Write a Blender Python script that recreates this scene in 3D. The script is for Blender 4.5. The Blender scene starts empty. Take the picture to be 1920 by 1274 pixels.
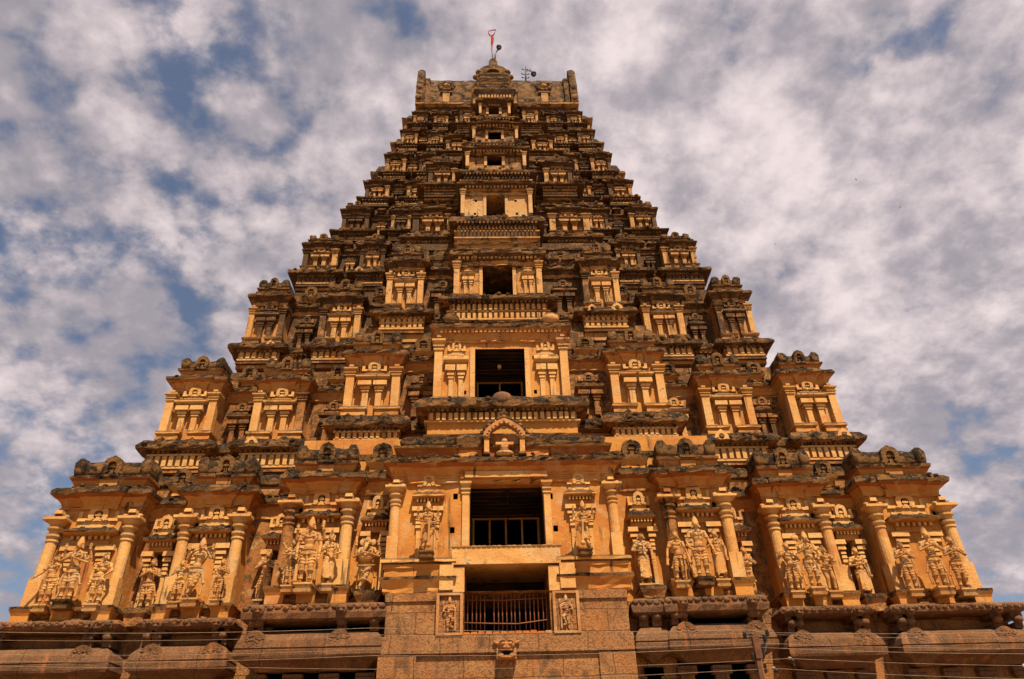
import bpy, math, random
from mathutils import Vector, Matrix
R=random.Random(7)
sc=bpy.context.scene
COL=sc.collection
pi=math.pi
# ------------------------------------------------------------------ materials
class NT:
    def __init__(s,nt): s.t=nt; s.n=nt.nodes; s.l=nt.links
    def node(s,ty,**kw):
        n=s.n.new(ty)
        for k,v in kw.items():
            if k.startswith('_'): setattr(n,k[1:],v)
            else: s.set(n.inputs[k.replace('__',' ')],v)
        return n
    def set(s,inp,v):
        if hasattr(v,'is_output') : s.l.new(v,inp)
        else: inp.default_value=v
    def math(s,op,a,b=0.0,c=None,clamp=False):
        n=s.n.new('ShaderNodeMath'); n.operation=op; n.use_clamp=clamp
        s.set(n.inputs[0],a); s.set(n.inputs[1],b)
        if c is not None: s.set(n.inputs[2],c)
        return n.outputs[0]
    def noise(s,vec,scale,detail=4,rough=.55,dist=0.0):
        n=s.n.new('ShaderNodeTexNoise'); s.l.new(vec,n.inputs['Vector'])
        n.inputs['Scale'].default_value=scale; n.inputs['Detail'].default_value=detail
        n.inputs['Roughness'].default_value=rough; n.inputs['Distortion'].default_value=dist
        return n.outputs[0]
    def mapv(s,vec,sc_=(1,1,1),loc=(0,0,0)):
        n=s.n.new('ShaderNodeMapping'); s.l.new(vec,n.inputs[0]); n.inputs['Scale'].default_value=sc_; n.inputs['Location'].default_value=loc
        return n.outputs[0]
    def step(s,v,a,b,lo=0.0,hi=1.0):
        n=s.n.new('ShaderNodeMapRange'); n.interpolation_type='SMOOTHSTEP'
        s.set(n.inputs[0],v); n.inputs[1].default_value=a; n.inputs[2].default_value=b; n.inputs[3].default_value=lo; n.inputs[4].default_value=hi
        return n.outputs[0]
    def mix(s,f,a,b):
        n=s.n.new('ShaderNodeMix'); n.data_type='RGBA'
        s.set(n.inputs[0],f)
        for i,v in ((6,a),(7,b)):
            if isinstance(v,tuple): n.inputs[i].default_value=(*v,1) if len(v)==3 else v
            else: s.l.new(v,n.inputs[i])
        return n.outputs[2]
def newmat(name):
    m=bpy.data.materials.new(name); m.use_nodes=True; nt=m.node_tree
    for n in list(nt.nodes):
        if n.type!='OUTPUT_MATERIAL': nt.nodes.remove(n)
    t=NT(nt); b=t.node('ShaderNodeBsdfPrincipled'); nt.links.new(b.outputs[0],[n for n in nt.nodes if n.type=='OUTPUT_MATERIAL'][0].inputs[0])
    b.inputs['Specular IOR Level'].default_value=.2
    return m,t,b
def simple(name,c,rough=.8,metal=0):
    m,t,b=newmat(name); g=t.n.new('ShaderNodeNewGeometry')
    nz=t.noise(g.outputs['Position'],9,3)
    t.set(b.inputs['Base Color'],t.mix(t.step(nz,.35,.7),c,tuple(x*.6 for x in c)))
    b.inputs['Roughness'].default_value=rough; b.inputs['Metallic'].default_value=metal
    return m
def plaster(name,ca,cb,cpale,dirt,up,bump=.5,hf=1.0):
    """ochre lime wash: blotches, rubbed pale patches, vertical rain streaks, black growth on ledges and, more, high up"""
    m,t,b=newmat(name); g=t.n.new('ShaderNodeNewGeometry'); P=g.outputs['Position']
    sx=t.n.new('ShaderNodeSeparateXYZ'); t.l.new(P,sx.inputs[0]); sn=t.n.new('ShaderNodeSeparateXYZ'); t.l.new(g.outputs['Normal'],sn.inputs[0])
    big=t.noise(P,.55,4); mid=t.noise(P,2.3,6,.62,.4); fin=t.noise(P,13,5,.65)
    c=t.mix(t.step(big,.38,.66),ca,cb)
    c=t.mix(t.math('MULTIPLY',t.step(mid,.52,.7),.6),c,cpale)
    v1=t.noise(t.mapv(P,(1,1,1),(11,3,7)),1.1,5,.6,.4); v2=t.noise(t.mapv(P,(1,1,1),(5,9,1)),.8,5,.6,.5)
    c=t.mix(t.math('MULTIPLY',t.step(v1,.54,.66),.5),c,(.52,.34,.17))     # bleached lime wash
    c=t.mix(t.math('MULTIPLY',t.step(v2,.55,.68),.5),c,(.44,.125,.028))   # older red coat showing
    c=t.mix(t.math('MULTIPLY',t.step(fin,.55,.8),.45),c,(.20,.085,.03))
    high=t.step(sx.outputs[2],12,34,0,hf)
    c=t.mix(t.math('MULTIPLY',high,.75),c,t.mix(t.step(mid,.4,.6),(.38,.170,.052),(.54,.30,.115)))
    # growth
    upz=t.step(sn.outputs[2],.15,.75)
    lich=t.math('ADD',t.math('MULTIPLY',upz,up),t.math('MULTIPLY',high,.15))
    lm=t.step(t.math('ADD',t.math('ADD',t.math('MULTIPLY',mid,.6),t.math('MULTIPLY',fin,.4)),lich),.70-dirt*.1,.86-dirt*.1)
    st=t.noise(t.mapv(P,(3.2,3.2,.28)),1.0,5,.6,.3); st2=t.noise(P,.8,3,.5)
    sm=t.math('MULTIPLY',t.step(st,.56,.68),t.step(t.math('ADD',st2,t.math('MULTIPLY',high,.15)),.48-.06*dirt,.66))
    dk=t.mix(t.step(fin,.4,.62),(.020,.011,.005),(.080,.042,.018))
    c=t.mix(t.math('MULTIPLY',sm,.3+.45*dirt,clamp=True),c,dk)
    c=t.mix(t.math('MULTIPLY',lm,.92),c,dk)
    t.set(b.inputs['Base Color'],c); b.inputs['Roughness'].default_value=.88
    bp=t.node('ShaderNodeBump',Strength=bump,Distance=.06); t.l.new(t.math('ADD',t.math('MULTIPLY',mid,1.0),t.math('MULTIPLY',fin,.55)),bp.inputs['Height'])
    t.l.new(bp.outputs[0],b.inputs['Normal'])
    return m
def weathered(name,dark,greyc,cream,amount,fs=1.0):
    m,t,b=newmat(name); g=t.n.new('ShaderNodeNewGeometry'); P=g.outputs['Position']
    sn=t.n.new('ShaderNodeSeparateXYZ'); t.l.new(g.outputs['Normal'],sn.inputs[0])
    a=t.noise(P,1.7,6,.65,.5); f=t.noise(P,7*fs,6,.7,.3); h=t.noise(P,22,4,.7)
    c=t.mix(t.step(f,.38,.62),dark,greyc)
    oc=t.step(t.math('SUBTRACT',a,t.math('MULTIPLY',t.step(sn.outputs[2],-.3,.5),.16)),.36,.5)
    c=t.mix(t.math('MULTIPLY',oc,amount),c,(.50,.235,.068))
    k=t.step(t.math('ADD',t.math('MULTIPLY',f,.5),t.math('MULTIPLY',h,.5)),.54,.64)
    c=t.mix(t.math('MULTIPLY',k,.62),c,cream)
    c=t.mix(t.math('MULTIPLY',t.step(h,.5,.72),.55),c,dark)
    t.set(b.inputs['Base Color'],c); b.inputs['Roughness'].default_value=.95
    bp=t.node('ShaderNodeBump',Strength=.9,Distance=.12); t.l.new(t.math('ADD',f,t.math('MULTIPLY',h,.5)),bp.inputs['Height']); t.l.new(bp.outputs[0],b.inputs['Normal'])
    return m
def granite(name,ca,cb,bl=(1.7,.72)):
    m,t,b=newmat(name); g=t.n.new('ShaderNodeNewGeometry'); P=g.outputs['Position']
    sx=t.n.new('ShaderNodeSeparateXYZ'); t.l.new(P,sx.inputs[0])
    cv=t.n.new('ShaderNodeCombineXYZ'); wob=t.math('MULTIPLY',t.math('SUBTRACT',t.noise(P,1.3,3,.6),.5),.22)
    t.l.new(t.math('ADD',t.math('ADD',sx.outputs[0],wob),t.math('MULTIPLY',sx.outputs[1],.37)),cv.inputs[0]); t.l.new(t.math('ADD',sx.outputs[2],t.math('MULTIPLY',wob,.6)),cv.inputs[1])
    br=t.n.new('ShaderNodeTexBrick'); t.l.new(cv.outputs[0],br.inputs['Vector'])
    br.inputs['Scale'].default_value=1; br.inputs['Brick Width'].default_value=bl[0]; br.inputs['Row Height'].default_value=bl[1]; br.inputs['Mortar Size'].default_value=.018; br.inputs['Mortar Smooth'].default_value=.4
    br.inputs['Color1'].default_value=(0,0,0,1); br.inputs['Color2'].default_value=(1,1,1,1); br.inputs['Mortar'].default_value=(.5,.5,.5,1)
    big=t.noise(P,.9,4,.6,.3); f=t.noise(P,15,6,.75); h=t.noise(P,38,3,.7)
    c=t.mix(t.step(big,.35,.65),ca,cb)
    c=t.mix(t.math('MULTIPLY',br.outputs['Color'],.4),c,(.24,.14,.08))
    c=t.mix(t.math('MULTIPLY',t.step(f,.42,.66),.75),c,(.06,.03,.014))
    c=t.mix(t.math('MULTIPLY',t.step(h,.55,.7),.5),c,(.48,.29,.14))
    gs=t.noise(t.mapv(P,(1.2,1.2,.6),(4,1,9)),1.4,6,.65,.5); c=t.mix(t.math('MULTIPLY',t.step(gs,.5,.68),.7),c,(.085,.045,.022))
    st=t.noise(t.mapv(P,(2.4,2.4,.3)),1,5,.6)
    c=t.mix(t.math('MULTIPLY',t.step(st,.55,.7),.55),c,(.42,.15,.045))
    c=t.mix(t.math('MULTIPLY',br.outputs['Fac'],.6),c,(.05,.03,.018))
    t.set(b.inputs['Base Color'],c); b.inputs['Roughness'].default_value=.9
    hh=t.math('SUBTRACT',t.math('ADD',f,t.math('MULTIPLY',h,.4)),t.math('MULTIPLY',br.outputs['Fac'],.8))
    bp=t.node('ShaderNodeBump',Strength=.8,Distance=.08); t.l.new(hh,bp.inputs['Height']); t.l.new(bp.outputs[0],b.inputs['Normal'])
    return m
def wood():
    m,t,b=newmat('old_wood'); g=t.n.new('ShaderNodeNewGeometry'); P=g.outputs['Position']
    n=t.noise(t.mapv(P,(.35,1,7)),1.2,6,.65,.2); n2=t.noise(t.mapv(P,(1,1,3)),2.5,4)
    c=t.mix(t.step(n,.4,.62),(.012,.006,.004),(.055,.024,.009)); c=t.mix(t.step(n2,.5,.7),c,(.02,.012,.008))
    t.set(b.inputs['Base Color'],c); b.inputs['Roughness'].default_value=.85
    bp=t.node('ShaderNodeBump',Strength=.8,Distance=.05); t.l.new(n,bp.inputs['Height']); t.l.new(bp.outputs[0],b.inputs['Normal'])
    return m
MATS=[plaster('ochre_plaster',(.545,.226,.044),(.43,.150,.029),(.61,.335,.102),1.35,.38),
      plaster('pale_plaster',(.64,.342,.107),(.53,.242,.065),(.70,.45,.19),1.4,.40,.55,.75),
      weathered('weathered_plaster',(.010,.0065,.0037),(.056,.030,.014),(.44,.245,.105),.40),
      granite('granite',(.50,.225,.070),(.40,.155,.044)),
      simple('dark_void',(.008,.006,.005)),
      wood(),
      simple('rusty_iron',(.26,.095,.038),.7,.2),
      granite('carved_granite',(.215,.092,.034),(.155,.062,.023),(2.1,3.0)),
      plaster('statue_stucco',(.60,.31,.095),(.47,.21,.060),(.68,.43,.185),1.7,.28,.4),
      plaster('red_plaster',(.36,.108,.022),(.29,.080,.017),(.42,.165,.046),.8,.3),
      plaster('soot_shade_plaster',(.37,.148,.038),(.29,.105,.026),(.45,.25,.10),2.5,.32,.7),  # black soot patches; also holds painted shade in low recesses and gate
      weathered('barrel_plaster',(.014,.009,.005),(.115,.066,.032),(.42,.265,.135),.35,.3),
      plaster('cream_plaster',(.58,.35,.145),(.48,.26,.09),(.66,.45,.225),1.3,.34,.5,.5),
      plaster('carved_sandstone',(.44,.195,.066),(.34,.14,.045),(.52,.29,.115),1.0,.3,.7,.5)]
P_,L_,W_,G_,D_,B_,I_,K_,S_,O_,X_,Y_,Z_,C_=range(14)
# ------------------------------------------------------------------ mesh builder
class MB:
    def __init__(s): s.v=[]; s.f=[]; s.m=[]; s.s=[]
    def add(s,vs,fs,m=0,sm=False):
        o=len(s.v); s.v+=vs
        for i,f in enumerate(fs):
            s.f.append([o+k for k in f]); s.m.append(m[i] if isinstance(m,list) else m); s.s.append(sm)
    def box(s,x0,x1,y0,y1,z0,z1,m=0,t=0.0,tb=0.0):
        v=[(x0+tb,y0+tb,z0),(x1-tb,y0+tb,z0),(x1-tb,y1,z0),(x0+tb,y1,z0),(x0+t,y0+t,z1),(x1-t,y0+t,z1),(x1-t,y1,z1),(x0+t,y1,z1)]
        s.add(v,[(0,1,5,4),(1,2,6,5),(2,3,7,6),(3,0,4,7),(4,5,6,7),(3,2,1,0)],m)
    def rl(s,cx,yf,w,d,prof,m=0,seg=0,jit=0.0,sm=False,nd=None):
        """rings of a rectangular plan (front at yf, going back d), each grown by prof[i][0] at height prof[i][1]"""
        nx=max(1,int(w/seg)) if seg else 1
        ny=max(1,int(min(d,3)/seg)) if seg else 1
        pts=[]
        for i in range(nx): pts.append((-w/2+w*i/nx,0,0))
        for i in range(ny): pts.append((w/2,d*i/ny,0))
        pts.append((w/2,d,0)); pts.append((-w/2,d,0))
        for i in range(ny-1,0,-1): pts.append((-w/2,d*i/ny,0))
        N=len(pts); vs=[]
        hw=w/2
        for pr in prof:
            o,z=pr[0],pr[1]; j=jit*(pr[2] if len(pr)>2 else 1)
            for (x,y,_) in pts:
                # grow: scale in x, push front/back
                X=cx+x*(hw+o)/hw; 
                Y=yf+(-o+(y/d)*(d+2*o))
                if j: X+=R.uniform(-j,j)*.6; Y+=R.uniform(-j,j); zz=z+R.uniform(-j,j)*.7
                else: zz=z
                vs.append((X,Y,zz))
        fs=[];ms=[]
        for i in range(len(prof)-1):
            mm=m[min(i,len(m)-1)] if isinstance(m,list) else m
            for k in range(N):
                k2=(k+1)%N; fs.append((i*N+k,i*N+k2,(i+1)*N+k2,(i+1)*N+k)); ms.append(mm)
        lm=m[-1] if isinstance(m,list) else m; fm=m[0] if isinstance(m,list) else m
        fs.append(tuple((len(prof)-1)*N+k for k in range(N))); ms.append(lm)
        fs.append(tuple(range(N-1,-1,-1))); ms.append(fm)
        s.add(vs,fs,ms,sm)
    def cyl(s,cx,cy,prof,m=0,n=12,sm=True,a0=0.0):
        vs=[];fs=[];ms=[]
        for r,z in prof:
            for k in range(n):
                a=a0+2*pi*k/n; vs.append((cx+r*math.cos(a),cy+r*math.sin(a),z))
        for i in range(len(prof)-1):
            mm=m[min(i,len(m)-1)] if isinstance(m,list) else m
            for k in range(n):
                k2=(k+1)%n; fs.append((i*n+k,i*n+k2,(i+1)*n+k2,(i+1)*n+k)); ms.append(mm)
        fs.append(tuple((len(prof)-1)*n+k for k in range(n))); fs.append(tuple(range(n-1,-1,-1)))
        ms+=[ms[-1],ms[0]]
        s.add(vs,fs,ms,sm)
    def prism(s,pts,y0,y1,m=0):
        """polygon in x,z (counter-clockwise seen from the front) pulled from y0 (front) to y1"""
        n=len(pts); vs=[(x,y0,z) for x,z in pts]+[(x,y1,z) for x,z in pts]
        fs=[tuple(range(n)),tuple(range(2*n-1,n-1,-1))]
        for i in range(n):
            j=(i+1)%n; fs.append((i,i+n,j+n,j))
        s.add(vs,fs,m)
    def tube(s,pts,r,m=0,n=8,sm=True):
        vs=[];fs=[]
        pts=[Vector(p) for p in pts]
        for i,p in enumerate(pts):
            d=(pts[min(i+1,len(pts)-1)]-pts[max(i-1,0)]).normalized()
            a=d.orthogonal().normalized() if abs(d.z)>.95 else d.cross(Vector((0,0,1))).normalized(); b=d.cross(a)
            rr=r[i] if isinstance(r,(list,tuple)) else r
            for k in range(n):
                t=2*pi*k/n; q=p+a*math.cos(t)*rr+b*math.sin(t)*rr; vs.append(tuple(q))
        for i in range(len(pts)-1):
            for k in range(n):
                k2=(k+1)%n; fs.append((i*n+k,(i)*n+k2,(i+1)*n+k2,(i+1)*n+k))
        fs.append(tuple(range(n-1,-1,-1))); fs.append(tuple((len(pts)-1)*n+k for k in range(n)))
        s.add(vs,fs,m,sm)
    def ball(s,c,r,m=0,n=8,rings=6,q=None):
        if not isinstance(r,(list,tuple)): r=(r,r,r)
        vs=[];fs=[]
        def T(x,y,z):
            v=Vector((x*r[0],y*r[1],z*r[2]))
            if q is not None: v=q@v
            return (c[0]+v.x,c[1]+v.y,c[2]+v.z)
        for i in range(1,rings):
            th=pi*i/rings
            for k in range(n):
                a=2*pi*k/n; vs.append(T(math.sin(th)*math.cos(a),math.sin(th)*math.sin(a),-math.cos(th)))
        vs.append(T(0,0,-1)); vs.append(T(0,0,1)); b=(rings-1)*n
        for i in range(rings-2):
            for k in range(n):
                k2=(k+1)%n; fs.append((i*n+k,i*n+k2,(i+1)*n+k2,(i+1)*n+k))
        for k in range(n):
            k2=(k+1)%n; fs.append((b,k2,k)); fs.append((b+1,(rings-2)*n+k,(rings-2)*n+k2))
        s.add(vs,fs,m,True)
    def wall(s,x0,x1,z0,z1,yf,yb,holes,m=0):
        """thick wall with real holes: each (x0,x1,z0,z1,depth,reveal material,back material)"""
        xs=sorted({x0,x1,*[h[0] for h in holes],*[h[1] for h in holes]}); zs=sorted({z0,z1,*[h[2] for h in holes],*[h[3] for h in holes]})
        for i in range(len(xs)-1):
            for j in range(len(zs)-1):
                a,b,c,d=xs[i],xs[i+1],zs[j],zs[j+1]; mx,mz=(a+b)/2,(c+d)/2
                if any(h[0]<mx<h[1] and h[2]<mz<h[3] for h in holes): continue
                s.add([(a,yf,c),(b,yf,c),(b,yf,d),(a,yf,d)],[(0,1,2,3)],m)
        s.add([(x0,yf,z0),(x1,yf,z0),(x1,yb,z0),(x0,yb,z0),(x0,yf,z1),(x1,yf,z1),(x1,yb,z1),(x0,yb,z1)],[(1,2,6,5),(3,0,4,7),(4,5,6,7),(3,2,1,0)],m)
        for h in holes:
            a,b,c,d,dp,mr,mb=h; y1=yf+dp
            s.add([(a,yf,c),(b,yf,c),(b,yf,d),(a,yf,d),(a,y1,c),(b,y1,c),(b,y1,d),(a,y1,d)],[(0,4,5,1),(1,5,6,2),(2,6,7,3),(3,7,4,0),(4,7,6,5)],[mr,mr,mr,mr,mb])
    def build(s,name,parent=None,mats=None,loc=None):
        me=bpy.data.meshes.new(name); me.from_pydata(s.v,[],s.f)
        src=mats or MATS; used=sorted(set(s.m)); mp={u:i for i,u in enumerate(used)}
        for u in used: me.materials.append(src[u])
        me.polygons.foreach_set('material_index',[mp[x] for x in s.m]); me.polygons.foreach_set('use_smooth',s.s); me.update()
        o=bpy.data.objects.new(name,me); COL.objects.link(o)
        if parent: o.parent=parent
        if loc: o.location=loc
        return o
def empty(name,loc=(0,0,0),parent=None):
    o=bpy.data.objects.new(name,None); COL.objects.link(o); o.location=loc; o.empty_display_size=.5
    if parent: o.parent=parent
    return o
def tag(o,label,cat,group=None):
    o['label']=label; o['category']=cat
    if group: o['group']=group
    return o
# ------------------------------------------------------------------ architectural pieces
def nasi(b,cx,yf,z,w,h,t=.18,m=W_,mi=P_,base=True):
    """horseshoe gable: a heavy band round a small recess, curled feet, knob on top"""
    N=14; ro=w/2; ri=ro*.46; zc=z+h*.42
    def pt(r,a,k):
        c_,s_=math.cos(a),math.sin(a); e=.72
        return (cx+r*math.copysign(abs(c_)**e,c_),zc+(h*.55 if s_>0 else h*.42)*k*math.copysign(abs(s_)**e,s_))
    for i in range(N):
        a,c=(-52+284*i/N)*pi/180,(-52+284*(i+1)/N)*pi/180
        b.prism([pt(ro,a,1),pt(ro,c,1),pt(ri,c,.55),pt(ri,a,.55)],yf+.3*t*abs(i-N/2)/N,yf+t,m)
    b.box(cx-ri*1.05,cx+ri*1.05,yf+t*.7,yf+t*1.15,z+.02,zc+h*.28,mi)
    b.box(cx-ri*.45,cx+ri*.45,yf+t*.25,yf+t*.9,z+h*.08,z+h*.40,m); b.box(cx-ri*.75,cx+ri*.75,yf+t*.1,yf+t*.9,z+h*.40,z+h*.50,m,.01)
    b.box(cx-ri*.4,cx+ri*.4,yf+t*.3,yf+t*.9,z+h*.50,z+h*.60,m)
    for q in (-1,1): b.ball((cx+q*ro*.98,yf+t*.5,z+h*.12),(ro*.24,t*.6,h*.12),m,7,5)
    if base: b.box(cx-ro*1.0,cx+ro*1.0,yf+.02,yf+t*1.1,z-.06*h,z+.06*h,m)
    b.ball((cx,yf+t*.5,z+h*.98),(w*.13,t*.6,h*.09),m,7,5)
def pil(b,cx,yf,z0,h,w,m=L_,rough=0.0,rnd=False,d=None):
    """pilaster: foot block, shaft, neck rings, bulb, flaring bell and bracket"""
    d=d or w; y=yf
    zz=lambda f:z0+h*f
    if rnd:
        b.box(cx-w*.5,cx+w*.5,y,y+d,z0,zz(.30),m)
        r=w*.46; cy=y+w*.5
        b.cyl(cx,cy,[(r,zz(.30)),(r*.96,zz(.70)),(r*1.12,zz(.705)),(r*1.12,zz(.725)),(r*.9,zz(.73)),(r*1.22,zz(.76)),(r*1.25,zz(.78)),(r*.95,zz(.80)),(r*.92,zz(.82)),(r*1.35,zz(.84)),(r*1.38,zz(.86)),(r*.9,zz(.865)),(r*1.0,zz(.875)),(r*1.75,zz(.93))],m,14,False)
        b.rl(cx,y-w*.22,w*1.75,d,[(0,zz(.925)),(.03,zz(.935)),(.03,zz(.962)),(-.02,zz(.968))],[L_,L_,W_])
        b.box(cx-w*.36,cx+w*.36,y+w*.22,y+d*1.2,zz(.968),zz(1.01),O_); b.box(cx-w*.3,cx+w*.3,y+w*.02,y+d*1.2,zz(1.01),zz(1.05),m,.02)
        for sg in (-1,1): b.ball((cx+sg*w*.6,y+w*.4,zz(.99)),(w*.22,w*.25,w*.2),m,8,5)
    else:
        b.box(cx-w*.5,cx+w*.5,y,y+d,z0,zz(.76),m)
        P=[(0,zz(.76)),(w*.14,zz(.765)),(w*.14,zz(.785)),(-.02*w,zz(.79)),(-.02*w,zz(.81)),(w*.2,zz(.82)),(w*.22,zz(.84)),(-.03*w,zz(.85)),(0,zz(.86)),(w*.36,zz(.905)),(w*.38,zz(.935)),(w*.1,zz(.94))]
        b.rl(cx,y,w,d,P,m)
        b.box(cx-w*.34,cx+w*.34,y+w*.15,y+d,zz(.94),zz(.985),m); b.box(cx-w*.28,cx+w*.28,y-w*.02,y+d,zz(.985),zz(1.03),m)
def aedicule(b,cx,yf,z0,w,h,m=L_,mr=L_,simple_=False):
    """little shrine in relief: twin pilasters round a slot, stepped capitals, curved eave, gable with wings"""
    pw=w*.185; d=.22*w
    for s in (-1,1):
        x=cx+s*w*.21
        b.box(x-pw*.5,x+pw*.5,yf,yf+d*1.6,z0,z0+h*.385,m)
        if not simple_: b.box(x+s*pw*.5-pw*.28,x+s*pw*.5+pw*.28,yf+d*.5,yf+d*1.6,z0,z0+h*.37,m)
        for k,(o,a,c) in enumerate(((.25,.33,.36),(.1,.362,.378),(.5,.38,.425),(.25,.427,.445),(.95,.447,.541))):
            b.box(x-pw*(.5+o*.5)-(pw*o*.4 if s<0 else 0),x+pw*(.5+o*.5)+(pw*o*.4 if s>0 else 0),yf-d*o*.55,yf+d*1.6,z0+h*a,z0+h*c,m,.006)
    b.box(cx-w*.34,cx+w*.34,yf+d*.35,yf+d*1.6,z0+h*.54,z0+h*.60,P_)
    b.rl(cx,yf+d*.25,w*.7,d*1.6,[(0,z0+h*.575),(w*.12,z0+h*.60),(w*.19,z0+h*.62),(w*.195,z0+h*.65),(w*.15,z0+h*.69),(w*.03,z0+h*.722),(-.02*w,z0+h*.727)],[m,m,mr,mr,mr,mr],w*.16,.006)
    b.box(cx-w*.33,cx+w*.33,yf+d*.3,yf+d*1.6,z0+h*.722,z0+h*.755,m)
    if not simple_:
        b.box(cx-w*.24,cx+w*.24,yf+d*.4,yf+d*1.6,z0+h*.755,z0+h*.80,m)
        b.box(cx-w*.40,cx+w*.40,yf+d*.25,yf+d*1.6,z0+h*.80,z0+h*.84,m,.01)
        for s in (-1,1): b.box(cx+s*w*.35-w*.05,cx+s*w*.35+w*.05,yf+d*.3,yf+d*1.6,z0+h*.84,z0+h*.92,m,.01)
        nasi(b,cx,yf+d*.1,z0+h*.79,w*.40,h*.21,d*.8,m,P_,False)
    else:
        b.rl(cx,yf+d*.3,w*.5,d*1.3,[(0,z0+h*.755),(w*.08,z0+h*.79),(w*.10,z0+h*.83),(w*.04,z0+h*.88),(-w*.1,z0+h*.93)],[m,mr,mr,mr],w*.2,.006)
def canopy(b,cx,yf,z0,w,h,mr=W_):
    """statue canopy of the lowest tier: side stub pilasters, stepped capitals, dentils, eave and gable"""
    d=.2*w; aw=w
    for s in (-1,1):
        x=cx+s*w*.27; pw=w*.12
        b.box(x-pw*.5,x+pw*.5,yf+.05,yf+.45,z0,z0+h*.44,L_)
        for o,a,c in ((.3,.36,.39),(.3,.405,.435),(.3,.45,.48),(.9,.495,.535),(1.5,.55,.60)):
            b.box(x-pw*(.5+o*.35)-(pw*o*.5 if s<0 else 0),x+pw*(.5+o*.35)+(pw*o*.5 if s>0 else 0),yf+.02-o*.07,yf+.45,z0+h*a,z0+h*c,L_,.012)
    b.box(cx-w*.34,cx+w*.34,yf+.06,yf+.45,z0+h*.60,z0+h*.66,P_)
    n=7
    for i in range(n):
        x=cx-w*.32+w*.64*i/(n-1); b.box(x-w*.026,x+w*.026,yf-.1,yf+.1,z0+h*.655,z0+h*.69,L_)
    b.rl(cx,yf+.0,w*.70,.5,[(0,z0+h*.69),(w*.10,z0+h*.70),(w*.15,z0+h*.71),(w*.155,z0+h*.725),(w*.09,z0+h*.75),(0,z0+h*.78),(-.04,z0+h*.785)],[P_,P_,mr,mr,mr,L_],.18,.012)
    for s in (-1,1): b.ball((cx+s*w*.2,yf-.05,z0+h*.765),(.13,.08,.11),mr,8,5)
    b.box(cx-w*.33,cx+w*.33,yf+.05,yf+.45,z0+h*.785,z0+h*.81,L_); b.box(cx-w*.24,cx+w*.24,yf+.1,yf+.45,z0+h*.81,z0+h*.85,L_)
    b.box(cx-w*.37,cx+w*.37,yf+.04,yf+.45,z0+h*.85,z0+h*.88,L_,.01)
    for s in (-1,1): b.box(cx+s*w*.33-w*.04,cx+s*w*.33+w*.04,yf+.06,yf+.45,z0+h*.88,z0+h*.95,L_,.01)
    nasi(b,cx,yf-.02,z0+h*.84,w*.36,h*.16,.2,L_,P_,False)
def dentils(b,x0,x1,yf,z0,z1,pitch,m=L_,d=.2):
    n=max(2,int((x1-x0)/pitch)); p=(x1-x0)/n
    for i in range(n):
        x=x0+p*(i+.5)+R.uniform(-.015,.015); b.box(x-p*.3,x+p*.3,yf-d,yf+.05,z0+R.uniform(-.01,.01),z1+R.uniform(-.01,.01),m)
def kapota(b,x0,x1,yf,d,z0,z1,out,kud=None,mtop=W_):
    """overhanging rolled eave with a broken lip and worn roundels"""
    w=x1-x0; h=z1-z0; cx=(x0+x1)/2
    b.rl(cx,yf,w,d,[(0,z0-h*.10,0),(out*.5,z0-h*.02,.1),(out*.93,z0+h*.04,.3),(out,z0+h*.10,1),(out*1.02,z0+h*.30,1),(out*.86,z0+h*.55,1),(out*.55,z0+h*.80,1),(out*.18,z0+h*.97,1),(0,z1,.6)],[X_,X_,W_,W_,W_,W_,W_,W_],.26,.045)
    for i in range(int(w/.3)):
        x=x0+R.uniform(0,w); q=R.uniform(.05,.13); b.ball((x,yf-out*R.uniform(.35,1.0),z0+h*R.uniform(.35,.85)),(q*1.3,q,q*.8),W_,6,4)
    if kud:
        n=max(2,int(w/kud))
        for i in range(n):
            x=x0+w*(i+.5)/n+R.uniform(-.1,.1); r=h*.52*R.uniform(.85,1.1)
            pts=[(x+r*1.1*math.cos(t*pi/8),z0+h*.18+r*1.5*math.sin(t*pi/8)*(1.0 if t!=4 else 1.15)) for t in range(9)]
            b.prism(pts,yf-out*.98,yf-out*.1,W_ if R.random()<.8 else L_)
            b.ball((x,yf-out*.96,z0+h*.18+r*.6),(r*.45,.07,r*.45),W_,8,5)
def roof(b,cx,yf,w,d,z0,H,big=True,nz=True,style=0):
    """neck, flaring lip and cushion dome with a gable"""
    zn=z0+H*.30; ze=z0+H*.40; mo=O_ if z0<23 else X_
    b.rl(cx,yf+.18,w-.36,d,[(0,z0-.03),(0,z0+H*.06),(.14,zn-H*.06),(.22,zn)],[P_,P_,mo])
    b.rl(cx,yf+.05,w-.1,d+.1,[(.02,zn-.02,.2),(.10,zn+.01,.6),(.11,ze,1),(-.02,ze+H*.03,1)],[P_,W_,W_,W_],.25,.03)
    hh=H-(ze-z0)
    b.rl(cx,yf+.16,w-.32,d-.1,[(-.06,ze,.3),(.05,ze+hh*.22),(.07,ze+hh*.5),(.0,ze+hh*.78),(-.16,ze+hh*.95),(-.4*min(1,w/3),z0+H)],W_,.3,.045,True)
    if nz:
        nw=min(.8,w*.27); nasi(b,cx,yf-.12,ze-H*.02,nw,H*.66,.3,W_,P_)
        b.box(cx-nw*.5,cx+nw*.5,yf-.0,yf+.4,z0,ze,P_,0,.04)
        b.box(cx-nw*.62,cx+nw*.62,yf-.06,yf+.3,zn-.03,zn+.05,W_)
        for s in (-1,1):
            if big: b.rl(cx+s*(w*.5-.22),yf+.02,.3,d*.6,[(0,ze),(.05,ze+hh*.3,1),(.06,ze+hh*.7,1),(-.04,ze+hh*1.04,1)],W_,.15,.03,True)
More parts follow.
